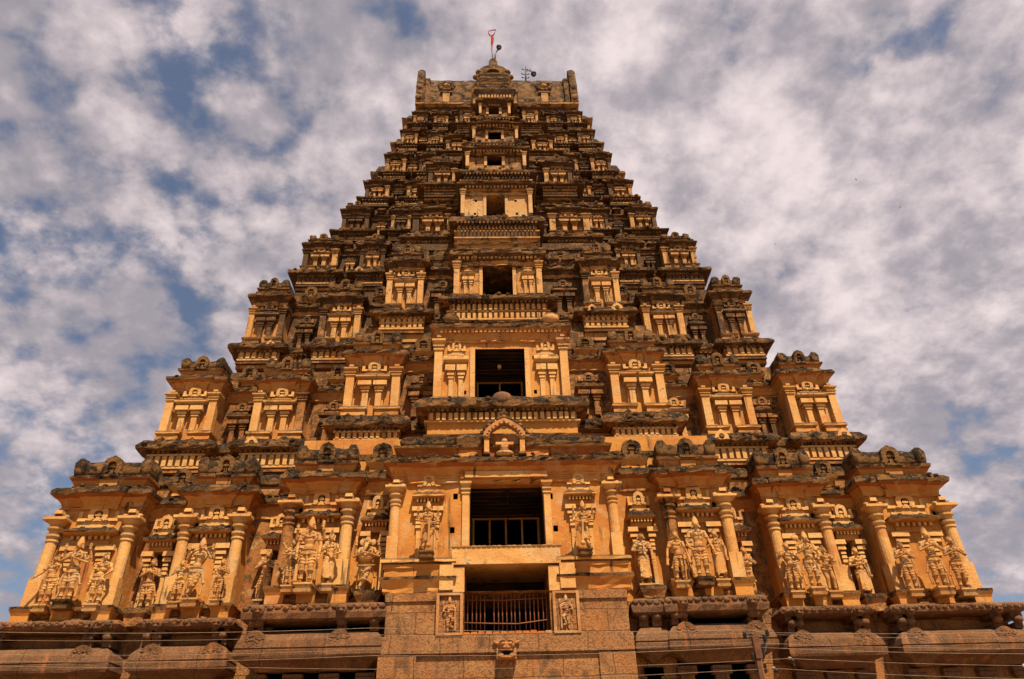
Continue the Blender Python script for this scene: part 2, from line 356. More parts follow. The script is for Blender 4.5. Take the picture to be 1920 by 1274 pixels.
def cornice(b,cx,yf,w,d,z0,zt,ztop,out):
    """frieze that flares to a broken, weathered lip"""
    h=zt-z0
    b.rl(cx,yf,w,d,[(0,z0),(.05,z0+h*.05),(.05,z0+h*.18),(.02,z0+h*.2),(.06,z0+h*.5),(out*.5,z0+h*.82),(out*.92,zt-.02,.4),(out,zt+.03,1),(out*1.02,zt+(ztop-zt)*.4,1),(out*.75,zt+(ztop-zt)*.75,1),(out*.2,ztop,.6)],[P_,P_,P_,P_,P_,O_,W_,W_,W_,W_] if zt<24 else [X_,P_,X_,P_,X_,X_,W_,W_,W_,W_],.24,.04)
def cornice(b,cx,yf,w,d,z0,zt,ztop,out,_c=cornice):
    _c(b,cx,yf,w,d,z0,zt,ztop,out)
    for i in range(int(w/.22)):
        q=R.uniform(.035,.085); b.ball((cx+R.uniform(-.5,.5)*(w+out),yf-out*R.uniform(.5,1.0),ztop-R.uniform(.0,.12)),(q*1.6,q,q*.8),W_,6,4)
    if 1.2<w<5: _c(b,cx+R.uniform(-.02,.02),yf-.09,w*.42,d*.5,z0+.004,zt+.025,ztop+.03,out)
FR=dict(a=(.475,.555,.605,.765),b=(.36,.445,.50,.665))   # capital, cornice lip, cornice top, dome top
def pavilion(T,x0,x1,yf,zb,H,k,deep=3.0,detail=2):
    fa,fc,ft,fd=FR['a' if k==1 else 'b']; w=x1-x0; cx=(x0+x1)/2
    zc=zb+H*fa; zl=zb+H*fc; zt=zb+H*ft; zd=zb+H*fd
    pw=.50 if k==1 else max(.16,min(.42,w*.145))
    b=MB(); yb=yf+pw*.85
    if k<3:
        hx=w*.5-pw*1.12-.09 if k==1 else w*.5-pw*1.12-.08; hz=zb+H*(.40 if k==1 else .335)
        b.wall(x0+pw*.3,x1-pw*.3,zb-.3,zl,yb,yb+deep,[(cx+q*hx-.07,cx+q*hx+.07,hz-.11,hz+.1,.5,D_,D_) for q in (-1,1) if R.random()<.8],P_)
    else: b.rl(cx,yb,w-pw*.6,deep,[(0,zb-.3),(0,zl)],P_)
    if k>1 and detail<2:
        for s in (-1,1): pil(b,cx+s*(w/2-pw*.55),yf,zb,(zc-zb)*.93,pw,L_ if R.random()<.7 else X_)
        aedicule(b,cx,yf+pw*.2,zb,w*.5,(zc-zb)*1.0,L_,L_,True)
        cornice(b,cx,yb-.02,w-pw*.6,deep,zc,zl,zt,.1*w+.12)
        roof(b,cx,yb-.05,w-.1,deep-.3,zt,zd-zt,False,w>1.3)
        return b.build('pavilion',T)
    body=b.build('pavilion',T)
    for s in (-1,1):
        c=MB(); pil(c,cx+s*(w/2-pw*.62),yf+.02,zb,(zc-zb)*(.95 if k==1 else .97),pw,L_ if R.random()<(.8 if k<3 else .62) else X_,rnd=(k==1)); c.build('pilaster',body)
        if k==1:
            c=MB(); pil(c,cx+s*(w/2-pw*.75),yf+1.15,zb,(zc-zb)*.95,pw*.8,P_,rnd=False); c.build('pilaster',body)
    c=MB()
    if k==1:
        c.rl(cx,yf+.1,w-.2,deep,[(.10,zb-.62),(.10,zb-.40),(.02,zb-.36),(.02,zb-.26),(.10,zb-.2),(.22,zb-.12,1),(.24,zb-.05,1),(.2,zb,.5),(.1,zb+.015,.5)],[X_,X_,X_,X_,W_,W_,W_,L_],.3,.03)
        for xx in (x0+pw*.6,x1-pw*.6,cx): c.rl(xx,yf-.15,pw*1.25,.5,[(.02,zb-.60),(.02,zb-.3),(.06,zb-.2),(.12,zb-.08),(.12,zb+.02),(.06,zb+.04)],[P_,P_,P_,W_,L_])
        c.build('base_moulding',body)
        c=MB(); canopy(c,cx,yb-.12,zb,w*.62,(zc-zb)*1.06); c.build('niche',body)
    else:
        for s in (-1,1):
            xx=cx+s*w*.29; c.rl(xx,yf-.02,w*.40,.8,[(.02,zb-.06*H),(.02,zb-.035*H),(-.02,zb-.03*H),(.0,zb-.02*H),(.07,zb-.012*H,1),(.08,zb+.0*H,1),(.03,zb+.012*H,.6)],[P_,P_,P_,P_,W_ if k>2 else L_,W_ if k>3 else L_],.3,.015)
        c.build('base_moulding',body)
        c=MB(); aedicule(c,cx,yf+pw*.15,zb+.01*H,w*.56,(zc-zb)*1.06,L_ if k<3 or R.random()<.6 else X_,L_ if k<3 else W_); c.build('niche',body)
    c=MB(); cornice(c,cx,yb-.02,w-pw*.6,deep,zc+(.1 if k==1 else 0),zl,zt,.42 if k==1 else .34 if k<4 else .28); c.build('cornice',body)
    c=MB(); roof(c,cx,yb-.12,w-.35,deep-.4,zt,zd-zt); c.build('roof',body)
    return body
# ------------------------------------------------------------------ the tower
tower=tag(empty('temple_tower',(0,0,0)),'tall stepped ochre stucco temple gateway tower with weathered black ledges','temple tower')
ZB=[None,8.9,17.2,23.6,29.85,33.86,37.64,40.62,44.4,47.3,50.15]
YW=[None,0,1.75,3.4,4.9,5.97,6.76,7.28,7.92,8.49]
HW=[None,18.75,16.25,13.95,12.1,10.35,9.25,8.15,7.3,6.6]
PAV=[None,[(-18.8,-15.2),(-13.55,-10.75)],[(-16.3,-13.8),(-12.15,-9.6)],[(-13.95,-11.9),(-10.1,-7.8)],[(-12.1,-9.95),(-8.65,-7.1)],[(-10.35,-8.55),(-7.15,-5.85)],[(-9.25,-7.6),(-6.4,-5.0)],[(-8.15,-6.7),(-5.75,-4.4)],[(-7.3,-6.1),(-5.3,-4.2),(-3.2,-2.2)],[(-6.6,-5.5),(-5.0,-3.9),(-3.3,-2.3)]]
REC=[None,[(-14.3,1.25),(-9.5,1.25)],[(-12.98,1.15),(-8.5,1.2)],[(-11.0,1.0),(-7.0,.9)],[(-9.3,.95),(-6.1,.9)],[(-7.85,.8),(-5.1,.7)],[(-7.0,.7),(-4.2,.7)],[(-6.2,.6),(-3.6,.7)],[(-5.7,.5),(-3.7,.5)],[(-5.25,.3)]]
P3=[None,(-8.85,-6.0,-1.8),(-7.35,-4.8,-.4),(-6.05,-4.1,.5),(-5.15,-2.75,1.9),(-4.42,-2.65,2.0),(-3.45,-2.1,2.8),(-2.65,-1.6,3.1)]
CB=[None,(4.45,-2.2),(3.05,-1.2),(2.25,-.3),(2.02,.4),(1.8,.6),(1.45,1.75),(1.05,2.2)]
WIN=[None,(-1.54,1.32,10.25,13.0),(-1.40,.87,17.15,19.9),(-1.06,.47,23.65,25.8),(-.86,.19,29.85,31.6),(-.81,.08,34.1,34.85),(-.74,.1,37.76,38.42),(-.69,.0,40.78,41.55)]
YC=12.5   # middle of the tower's depth
AX=-.2
def hfrac(k): return ZB[k+1]-ZB[k]
for k in range(1,10):
    zb=ZB[k]; H=hfrac(k); y=YW[k]; hw=HW[k]; wallback=[0,1.4,1.3,1.1,.8,.7,.5,.5,.45,.4][k]
    zprev=ZB[k-1]+ (ZB[k]-ZB[k-1])*.55 if k>1 else 8.2
    ztop=ZB[k+1]-.12 if k<9 else 50.0
    depth=2*(YC-y)
    b=MB()
    # wide core, going all the way round
    b.rl(0,y+wallback,2*(hw-wallback*.6),depth-2*wallback,[(0,zprev),(0,ztop-hfrac(k)*.35 if k<9 else 50.0)],X_)  # on the two lowest tiers this dark plaster paints recess shade besides soot
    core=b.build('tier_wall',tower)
    b=MB()
    fa,fc,ft,fd=FR['a' if k==1 else 'b']
    # string course / cornice over the recesses
    cornice(b,0,y+wallback-.02,2*(hw-wallback*.6),depth-2*wallback,zb+H*(fa-.01),zb+H*(fc-.012),zb+H*(ft-.012),.30 if k<4 else .2)
    # parapet roofs between the pavilions
    b.rl(0,y+wallback+.15,2*(hw-wallback*.9),depth-2*wallback-.4,[(0,zb+H*(ft-.02)),(.0,zb+H*(ft+.05)),(.14,zb+H*(ft+.06),1),(.16,zb+H*(ft+.09),1),(.04,zb+H*(ft+.11),1),(-.2,zb+H*(fd-.02),1)],[P_,W_,W_,W_,W_],.35,.03)
    b.build('parapet',core)
    if k>1:
        # eave under this tier with dentils below it
        Hp=hfrac(k-1); ze0=zb-Hp*(.125 if k==2 else .135); ze1=zb-Hp*.055
        b=MB(); out=.58 if k<4 else .48 if k<6 else .36
        kapota(b,-hw+.45,hw-.45,y+.5,depth-1.0,ze0+.015,ze1+.012,.34,2.2 if k<4 else 1.8)
        for (a,c) in PAV[k]:
            for s in (-1,1):
                x0,x1=(a,c) if s<0 else (-c,-a)
                kapota(b,x0-.2,x1+.2,y-.08,1.8,ze0,ze1,.36 if k<6 else .26,1.3 if k<5 else .9)
        b.build('eave',core)
        b=MB(); pit=.30 if k<4 else .26
        zd0=zb-Hp*.215; zd1=zb-Hp*.155
        b.rl(0,y+.48,2*(hw-.5),depth-.96,[(0,zb-Hp*.30),(0,zb-Hp*.135)],P_)
        b.rl(0,y+.48,2*(hw-.5),depth-.96,[(.02,zd0-.16),(.10,zd0-.12),(.10,zd0-.03),(.02,zd0-.01)],L_)
        b.rl(0,y+.48,2*(hw-.5),depth-.96,[(.04,zd1+.02),(.20,zd1+.06),(.24,zd1+.14),(.04,zd1+.16)],L_)
        dentils(b,-hw+.6,hw-.6,y+.48,zd0,zd1,pit,L_ if k<3 else X_,.16)
        zq=zb-Hp*.27; b.rl(0,y+.48,2*(hw-.5),depth-.96,[(.02,zq-.1),(.12,zq-.06),(.14,zq+.04),(.02,zq+.06)],[X_,W_,W_],.4,.02)
        if k<5: dentils(b,-hw+.5,hw-.5,y+.34,ze0-.17,ze0-.02,pit*.8,W_,.1)
        for (a,c) in PAV[k]:
            for s in (-1,1):
                x0,x1=(a,c) if s<0 else (-c,-a)
                b.rl((x0+x1)/2,y-.05,x1-x0+.1,1.4,[(0,zb-Hp*.30),(0,zb-Hp*.13)],P_); dentils(b,x0,x1,y-.05,zd0,zd1,pit,L_ if k<4 else X_,.14)
                dentils(b,x0-.1,x1+.1,y-.18,ze0-.15,ze0-.02,pit*.75,W_,.1)
                b.box(x0-.05,x1+.05,y-.2,y+.3,zd1+.01,zd1+.1,L_); b.box(x0-.03,x1+.03,y-.17,y+.3,zd0-.12,zd0-.02,L_); b.box(x0-.05,x1+.05,y-.21,y+.3,zd0-.34,zd0-.24,X_)
        b.build('dentil_band',core)
    # side bays that stand out from the short faces
    if k>3:
        for s in (-1,1):
            b=MB(); e=1.2 if k<8 else .8
            b.rl(s*(hw-1.0),YC-3.2,2*(1.0+e),6.4,[(0,zb-H*.4),(0,zb+.35*H),(.25,zb+.44*H,1),(.25,zb+.5*H,1),(-.1,zb+.52*H),(-.2,zb+.56*H),(-.05,zb+.62*H,1),(-.25,zb+.8*H,1),(-.3,zb+.8*H)],[P_,P_,W_,W_,P_,P_,W_,W_],.4,.04)
            b.build('side_bay',tower)
    det=2 if k<6 else 1
    for i,(a,c) in enumerate(PAV[k]):
        for s in (-1,1):
            x0,x1=(a,c) if s<0 else (-c,-a)
            pavilion(tower,x0,x1,y+(0 if i==0 else .12 if k>1 else 0),zb,H,k,3.0 if k<6 else 1.6,det)
    if k>3:
        mh=(-P3[k][0]+.1) if k<8 else 1.9
        edges=[-hw]+[q for ac in PAV[k] for q in ac]+[-mh]
        gaps=[(edges[q],edges[q+1]) for q in range(2,len(edges)-1,2)]
        for (ga,gb) in gaps:
            n=int((gb-ga)/.72)
            for q in range(n):
                for s in (-1,1):
                    xq=s*-(ga+(gb-ga)*(q+.5)/n); b=MB(); wq=min(.66,(gb-ga)/n*.86); yy=y+wallback-.22
                    if q%2==0 or n<2: aedicule(b,xq,yy,zb-.01*H,wq,H*fa*.95,L_ if R.random()<.5 else X_,W_,True)
                    else: pil(b,xq,yy+.02,zb-.01*H,H*fa*.92,.2,L_ if R.random()<.6 else X_)
                    b.build('recess_shrine' if (q%2==0 or n<2) else 'pilaster',core)
        b=MB(); zz=zb+H*ft; n=int(2*hw/.85)
        for q in range(n):
            xq=-hw+.4+(2*hw-.8)*(q+.5)/n; hq=H*R.uniform(.075,.12); wq=R.uniform(.42,.6)
            b.rl(xq,y+wallback-.3+R.uniform(-.05,.05),wq,.7,[(-.06,zz-.04),(-.05,zz+hq*.3),(.07,zz+hq*.4,1),(.07,zz+hq*.65,1),(-.02,zz+hq*.75,1),(-.0,zz+hq*1.1,1),(-.12,zz+hq*1.5,1)],[X_,X_,W_,W_,W_,W_],.2,.035)
        b.build('parapet_domes',core)
    for i,(xr,wr) in enumerate(REC[k] if k<4 else []):
        for s in (-1,1):
            b=MB(); yy=y+wallback-.28*wr
            if k==1:
                canopy(b,s*-xr,yy-.35,zb,wr*1.1,H*.47,W_); zt_=zb-.04 if i==0 else 8.98; b.rl(s*-xr,yy-1.05,wr*.55,1.5,[(0,8.2),(.02,zt_-.35),(.1,zt_-.2,1),(.1,zt_-.07,1),(.03,zt_,1)],[X_,X_,W_,W_],.2,.02)
            else:
                aedicule(b,s*-xr,yy,zb-.02*H,wr,H*fa*.98,L_ if R.random()<.35 else X_,W_,k>3)
                b.rl(s*-xr,yy+.05,wr*.9,.5,[(0,zb-.09*H),(.04,zb-.06*H,1),(.06,zb-.03*H,1),(0,zb-.015*H)],[P_,W_,W_],.3,.02)
            b.build('recess_shrine',tower)
            if k<5:  # gable of the parapet above the recess
                b=MB()
                rw=min(.72,wr*.7); zz=zb+H*ft
                b.rl(s*-xr,y+wallback-.22,rw*1.15,.9,[(-.08,zz-.05),(-.1,zz+.05*H*.3),(.08,zz+H*.035,1),(.1,zz+H*.05,1),(-.05,zz+H*.06)],[P_,P_,W_,W_],.25,.03)
                nasi(b,s*-xr,y+wallback-.32,zz+H*.055,rw,H*(.085 if k==1 else .11),.28,W_,P_); b.build('parapet_gable',core)
# ---- projecting middle: third pavilions, window bays
ADV=[]
for k in range(1,8):
    zb=ZB[k]; H=hfrac(k); a,c,y3=P3[k]; hc,yc=CB[k]; wx0,wx1,wz0,wz1=WIN[k]
    wb=.9 if k<4 else .5
    zlow=ZB[k-1]+(ZB[k]-ZB[k-1])*.55 if k>1 else 8.2
    fa,fc,ft,fd=FR['a' if k==1 else 'b']
    wdep=2.6 if k==1 else 2.1 if k<4 else 1.5 if k<6 else 1.0
    b=MB(); hm=-a-.25
    gl,gr=wx0-.25,wx1+.25; back=yc+wdep+.15
    ztopm=zb+H*.78
    ybk=YW[k]+2.0
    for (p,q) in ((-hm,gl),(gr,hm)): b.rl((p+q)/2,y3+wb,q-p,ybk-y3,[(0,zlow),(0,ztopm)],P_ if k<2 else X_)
    b.rl((gl+gr)/2,max(back,y3+wb+.01),gr-gl+.02,max(.5,ybk-back),[(0,zlow),(0,ztopm-.01)],P_)
    b.rl((gl+gr)/2,y3+wb+.01,gr-gl+.02,ybk-y3,[(0,wz1+.2),(0,ztopm+.01)],P_)
    core=b.build('middle_wall',tower)
    b=MB(); cornice(b,0,y3+wb-.03,2*hm,ybk-y3,zb+H*(fa+.005) if k>1 else 12.85,zb+H*fc,zb+H*ft,.3 if k<4 else .22)
    b.rl(0,y3+wb+.1,2*hm-.3,1.5,[(0,zb+H*(ft-.02)),(0,zb+H*(ft+.05)),(.12,zb+H*(ft+.06),1),(.12,zb+H*(ft+.09),1),(-.2,zb+H*(fd-.03),1)],[P_,W_,W_,W_],.35,.03)
    b.build('parapet',core)
    if k>2:
        b=MB(); zz=zb+H*ft; n=max(4,int(2*hm/.8))
        for q in range(n):
            xq=-hm+.35+(2*hm-.7)*(q+.5)/n
            if abs(xq-AX)<hc+.1: continue
            hq=H*R.uniform(.10,.15); wq=R.uniform(.42,.6)
            b.rl(xq,y3+wb-.3+R.uniform(-.05,.05),wq,.8,[(-.06,zz-.04),(-.05,zz+hq*.3),(.07,zz+hq*.4,1),(.07,zz+hq*.65,1),(-.02,zz+hq*.75,1),(-.0,zz+hq*1.1,1),(-.12,zz+hq*1.5,1)],[X_,X_,W_,W_,W_,W_],.2,.035)
        for zq in (zb+H*.60,zb+H*.70): b.rl(0,y3+wb,2*hm,1.2,[(.0,zq-.08),(.10,zq-.05),(.12,zq+.05,1),(.0,zq+.08)],[X_,W_,W_],.35,.03)
        b.build('parapet_domes',core)
    if k>1:
        Hp=hfrac(k-1); ze0=zb-Hp*.135; ze1=zb-Hp*.055; out=.6 if k<4 else .45
        zd0=zb-Hp*.235; zd1=zb-Hp*.16
        b=MB()
        kapota(b,-hm+.1,hm-.1,y3+.5,2.5,ze0+.02,ze1+.018,.34,1.8)
        for s in (-1,1):
            x0,x1=(a,c) if s<0 else (-c,-a); kapota(b,x0-.25,x1+.25,y3-.1,1.8,ze0+.005,ze1+.005,.36,1.15)
        b.build('eave',core)
        b=MB(); b.rl(0,y3+.48,2*hm-.2,1.5,[(0,zb-Hp*.36),(0,zb-Hp*.13)],P_); dentils(b,-hm+.2,hm-.2,y3+.48,zd0,zd1,.28,X_,.16)
        zq=zd0-.3; b.rl(0,y3+.48,2*hm-.2,1.5,[(.02,zq-.1),(.12,zq-.06),(.14,zq+.04),(.02,zq+.06)],[X_,W_,W_],.4,.02)
        for s in (-1,1):
            x0,x1=(a,c) if s<0 else (-c,-a)
            b.rl((x0+x1)/2,y3-.06,x1-x0+.25,1.5,[(0,zb-Hp*.36),(0,zb-Hp*.13)],P_)
            zm=(zd0+zd1)/2; dm=L_ if k<4 else X_; q0,q1=x0-.1,x1+.1
            dentils(b,q0,q1,y3-.06,zm+.05,zd1,.24,dm,.16); dentils(b,q0,q1,y3-.06,zd0,zm-.03,.24,dm,.12); dentils(b,q0,q1,y3-.2,ze0-.15,ze0-.02,.2,W_,.1)
            b.box(q0-.03,q1+.03,y3-.2,y3+.3,zm-.03,zm+.05,L_); b.box(q0-.03,q1+.03,y3-.18,y3+.3,zd0-.12,zd0-.02,L_); b.box(q0-.06,q1+.06,y3-.26,y3+.3,zd1+.002,zd1+.1,L_); b.box(q0-.04,q1+.04,y3-.2,y3+.3,zd0-.36,zd0-.25,X_)
        b.build('dentil_band',core)
    for s in (-1,1):
        x0,x1=(a,c) if s<0 else (-c,-a)
        pavilion(tower,x0,x1,y3,zb if k>1 else 9.0,H if k>1 else 7.7,k,1.8,2 if k<6 else 1)
        if k<5:   # shrine between pavilion and window bay
            b=MB(); xm=s*(-(c)+hc)/2; gap=(-c-hc)
            xr=s*(hc+gap*.5); wr=min(1.25,gap*.95)
            if k==1: canopy(b,xr,y3+.55,9.0,1.2,3.75,W_); b.rl(xr,y3+.0,.75,1.2,[(0,8.4),(.02,8.5),(.12,8.7,1),(.12,8.8,1),(.03,8.87,1)],[X_,X_,W_,W_],.2,.02)
            elif wr>.45:
                aedicule(b,xr,y3+wb-.3,zb-.02*H,wr,H*fa*.98,X_,W_,k>3)
            if k==1 or wr>.45: b.build('recess_shrine',tower)
            if wr>.45:
                b=MB(); zz=zb+H*ft; b.rl(xr,y3+wb-.2,wr*.9,.9,[(-.06,zz-.05),(-.06,zz+.06),(.08,zz+H*.035,1),(.1,zz+H*.05,1),(-.05,zz+H*.06)],[P_,P_,W_,W_],.25,.03); nasi(b,xr,y3+wb-.3,zz+H*.055,wr*.65,H*(.085 if k==1 else .1),.25,W_,P_); b.build('parapet_gable',core)
    # window bay -----------------------------------------------------
    ccx=AX if k<3 else -.28
    x0,x1=ccx-hc,ccx+hc
    if k==1: z0,zc_,zl,zt,zr=9.6,12.85,13.62,13.95,15.05
    else:
        f={2:.57,3:.40,4:.53,5:.36,6:.42,7:.3}[k]; zl=zb+H*f; zt=zl+.1*H*.6; z0=zb-.35*H*.3; zc_=zl-.10*H; zr=zb+H*{2:.66,3:.50,4:.6,5:.44,6:.5,7:.38}[k]
    bay=None
    b=MB(); holes=[(wx0,wx1,wz0,wz1,wdep,B_,B_ if k<4 else D_)]
    if k==1:
        for hx,hz in ((-1.95+-.15,12.35),(-2.2,11.0),(1.62,12.3),(1.75,11.0)): holes.append((hx-.09,hx+.09,hz-.12,hz+.12,.5,D_,D_))
    elif k==2:
        for hx,hz in ((-1.9,19.5),(-1.85,17.6),(1.3,19.4),(1.3,17.6)): holes.append((hx-.07,hx+.07,hz-.1,hz+.1,.4,D_,D_))
    elif k==4:
        for hx,hz in ((-1.45,31.0),(-1.5,30.0),(.8,31.0),(.85,30.0)): holes.append((hx-.07,hx+.07,hz-.08,hz+.08,.4,D_,D_))
    b.wall(x0+.12,x1-.12,z0,zl,yc+.22,yc+.22+wdep+.1,[(h[0],h[1],h[2],h[3],h[4],h[5],h[6]) for h in holes],P_ if k!=4 else Z_)
    bay=b.build('window_bay',tower)
    # frame
    b=MB(); fw=.22 if k<3 else .17
    for s,xx in ((-1,wx0),(1,wx1)):
        if k==1: pil(b,xx+s*.16,yc+.12,10.2,2.9,.26,L_,d=.3)
        else: b.box(min(xx,xx+s*fw),max(xx,xx+s*fw),yc+.14,yc+.4,wz0-.03,wz1+(.0 if k<4 else fw),L_ if k<4 else Z_)
        if k<4: b.build('window_jamb',bay); b=MB()
    if k>3: b.box(wx0+.002,wx1-.002,yc+.145,yc+.4,wz1,wz1+fw,Z_); b.build('window_frame',bay)
    b=MB(); yb=yc+.22+wdep-.03; yf_=yc+.3
    ptop={1:12.37,2:19.3,3:25.6}.get(k,wz1-.06)
    if k<4:   # glazed screen at the back, dark behind its bars
        n=4 if k==1 else 2; mw=.075
        b.box(wx0+.02,wx1-.02,yb-.12,yb,ptop-.09,ptop,P_)
        for i in range(n+1): xx=wx0+.08+(wx1-wx0-.16)*i/n; b.box(xx-mw/2,xx+mw/2,yb-.1,yb,wz0,ptop-.09,P_)
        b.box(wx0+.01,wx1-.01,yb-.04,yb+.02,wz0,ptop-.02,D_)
    nb=9 if k<4 else 5    # boarded ceiling dropping towards the back
    for i in range(nb):
        f0,f1=i/nb,(i+1)/nb; za=wz1-.03-(wz1-.03-ptop)*f0-R.uniform(0,.035); ya=yf_+.15+(yb-yf_-.15)*f0; y1_=yf_+.15+(yb-yf_-.15)*f1-.03
        b.box(wx0+.015,wx1-.015,ya,y1_,za-.06,za,B_ if k<4 or i%3==1 else D_)
    if k==2: b.box(-.36,-.20,yc+1.0,yc+1.15,19.35,19.52,L_)
    if k==1: b.ball((-.05,yc+.9,12.72),(.12,.12,.09),B_,8,6); b.tube([(-.05,yc+.9,12.7),(-.02,yb-.3,11.6)],.02,B_,5)
    b.build('shutter',bay)
    for s in (-1,1):
        pw={1:.42,2:.36,3:.28,4:.22,5:.2,6:.18,7:.16}[k]
        b=MB(); xx=ccx+s*(hc-pw*.55)
        pil(b,xx,yc-.02,9.83 if k==1 else zb,(zc_-9.83 if k==1 else (zl-zb)*.9),pw,L_ if k<4 else Z_,rnd=(k==1)); b.build('pilaster',bay)
        if k<4:
            b=MB(); xa=ccx+s*(2.95 if k==1 else 2.05 if k==2 else 1.52) ; 
            if k==1: canopy(b,xa,yc+.1,9.83,1.25,3.45,L_)
            else: aedicule(b,xa,yc+.1,zb,1.05 if k==2 else .66,(zl-zb)*.88 if k==2 else (zl-zb)*.9,L_,L_ if k==2 else W_)
            b.build('niche',bay)
            if k>1:
                b=MB()
                xa0=(ccx+s*hc); xa1=(wx0-.25 if s<0 else wx1+.25); b.rl((xa0+xa1)/2,yc-.05,abs(xa1-xa0),.5,[(0,zb-.32),(.02,zb-.2),(.06,zb-.12,1),(.07,zb-.02,1),(0,zb+.05)],[P_,L_,L_,L_] if k==2 else [P_,W_,W_,W_],.3,.02); b.build('base_moulding',bay)
    b=MB(); cornice(b,ccx,yc+.16,2*hc-.24,2.4,zc_,zl,zt,.42 if k==1 else .36)
    if k>1 and k<7: dentils(b,x0+.2,x1-.2,yc+.12,zl-.2,zl-.06,.2,L_,.22)
    if k==1:
        for sx in (-1,1): b.box(ccx+sx*1.65-.06,ccx+sx*1.65+.06,yc+.02,yc+.4,13.0,13.5,O_)
        b.box(wx0-.2,wx1+.2,yc+.0,yc+.4,13.05,13.3,L_)
        for zf,of in ((13.02,.05),(13.2,.09)): b.rl(ccx,yc+.16,2*hc-.24,2.3,[(.01,zf-.05),(of,zf-.02),(of,zf+.03),(.01,zf+.05)],P_)
    b.build('cornice',bay)
    # roof of the bay
    b=MB()
    if k==1:
        b.rl(ccx,yc+.35,8.3,2.5,[(0,13.9),(0,14.05),(.1,14.1),(.02,14.14),(.12,14.38)],[P_,L_,P_,O_])
        b.rl(ccx,yc+.3,8.4,2.5,[(.05,14.36,.2),(.22,14.40,.6),(.24,14.5,1),(.02,14.56,.6)],[P_,W_,W_,W_],.3,.03)
        b.rl(ccx,yc+.42,8.1,2.2,[(0,14.5,.2),(.12,14.6),(.16,14.78),(.08,14.98),(-.15,15.08),(-.5,15.1)],W_,.35,.05,True)
        for sx in (-1,1): b.rl(ccx+sx*1.35,yc+.18,.95,1.2,[(0,13.95),(0,14.3),(.08,14.38,1),(.08,14.5,1),(.04,14.6,1),(.1,14.8,1),(-.05,15.08,1)],[P_,O_,W_,W_,W_,W_],.25,.04)
    else:
        b.rl(ccx,yc+.35,2*hc-.5,2.2,[(.3,zt-.03,.3),(.42,zt+.05),(.40,zt+(zr-zt)*.5),(.2,zr-.02),(-.2,zr)],W_,.3,.04,False)
        if k in (2,):
            for sx in (-1,1): b.ball((ccx+sx*2.35,yc-.02,zt+.18),(.42,.3,.34),W_ if sx<0 else L_,10,8)
        elif k in (4,): b.ball((-.3,yc-.1,zt+.1),(.2,.2,.2),W_,8,6)
    b.build('roof',bay)
    # eave under the bay
    if k>1:
        Hp=hfrac(k-1)
        b=MB(); zt2=zb-{2:.05,3:.2,4:.4,5:.55,6:.6,7:.6}[k]; zk0=zb-{2:.72,3:.65,4:1.0,5:1.0,6:1.0,7:1.0}[k]
        kapota(b,x0-.28,x1+.28,yc-.12,2.8,zk0,zt2,.4 if k<4 else .3)
        if k==2: b.ball((ccx+.0,yc-.32,zk0+.45),(.46,.28,.36),K_,12,9)
        zlo=zk0-{2:1.15,3:.9,4:1.35,5:1.1,6:.9,7:.8}[k]
        b.rl(ccx,yc-.08,2*hc+.3,2.5,[(0,zlo-.4),(0,zk0)],P_ if k<4 else L_)
        zz=zk0-.12; hh=.36 if k<5 else .26
        for rr in range(2 if k in (3,4,5) else 1):
            dentils(b,x0-.1,x1+.1,yc-.08,zz-hh,zz-.03,.26 if k<4 else .2,L_ if k<4 else X_,.2 if rr==0 else .14)
            b.rl(ccx,yc-.08,2*hc+.3,2.5,[(.02,zz-hh-.1),(.14,zz-hh-.08),(.14,zz-hh),(.02,zz-hh+.01)],L_); zz-=hh+.12
        b.rl(ccx,yc-.08,2*hc+.3,2.5,[(.02,zlo-.12),(.12,zlo-.08),(.14,zlo),(.02,zlo+.05)],[L_,W_,W_],.3,.02)
        dentils(b,x0-.2,x1+.2,yc-.3,zk0-.13,zk0-.0,.2,W_,.12)
        b.build('eave',bay)
# ---- big gable with the stone emblem over the lowest window
b=MB(); gx=-.15; yg=-2.42
for s in (-1,1):
    b.box(gx+s*.72-.1,gx+s*.72+.1,yg,yg+.6,13.98,14.62,L_); b.box(gx+s*.72-.14,gx+s*.72+.14,yg-.04,yg+.6,14.62,14.74,W_); b.box(gx+s*.72-.14,gx+s*.72+.14,yg-.04,yg+.6,13.94,14.02,W_)
def arch(t,ro,rz): a=pi*t; return (gx+ro*math.cos(a),14.72+rz*math.sin(a)+.16*max(0,1-abs(t-.5)*5))
N=18
for i in range(N):
    t0,t1=i/N,(i+1)/N; p,q=arch(t0,.86,.66),arch(t1,.86,.66); u,v=arch(t1,.62,.46),arch(t0,.62,.46)
    b.prism([p,q,u,v],yg-.02,yg+.3,C_)
for i in range(13):
    p=arch(i/12,.92,.74); b.ball((p[0],yg+.06,p[1]),(.105,.1,.105),W_ if i%3 else X_,8,6)
    p=arch(i/12,.70,.52); b.ball((p[0],yg+.0,p[1]),(.06,.07,.06),C_,8,6)
for dx,dz,r in ((0,.98,.13),(-.13,.9,.11),(.13,.9,.11),(0,1.14,.11),(-.1,1.1,.09),(.1,1.1,.09),(0,1.26,.08)): b.ball((gx+dx,yg+.1,14.72+dz-.02),(r,r,r),W_,8,6)
b.box(gx-.7,gx+.7,yg+.42,yg+.6,13.95,15.0,O_)
big=b.build('emblem_gable',tower)
b=MB(); b.ball((gx,yg+.08,14.0),(.36,.22,.14),L_,12,8); b.cyl(gx,yg+.2,[(.16,14.05),(.24,14.15),(.18,14.22),(.30,14.34)],O_,12); b.box(gx-.36,gx+.36,yg-.05,yg+.4,14.33,14.44,L_); b.cyl(gx,yg+.15,[(.12,14.44),(.13,14.58),(.09,14.68),(.03,14.71)],L_,12)
b.build('stone_emblem',big)
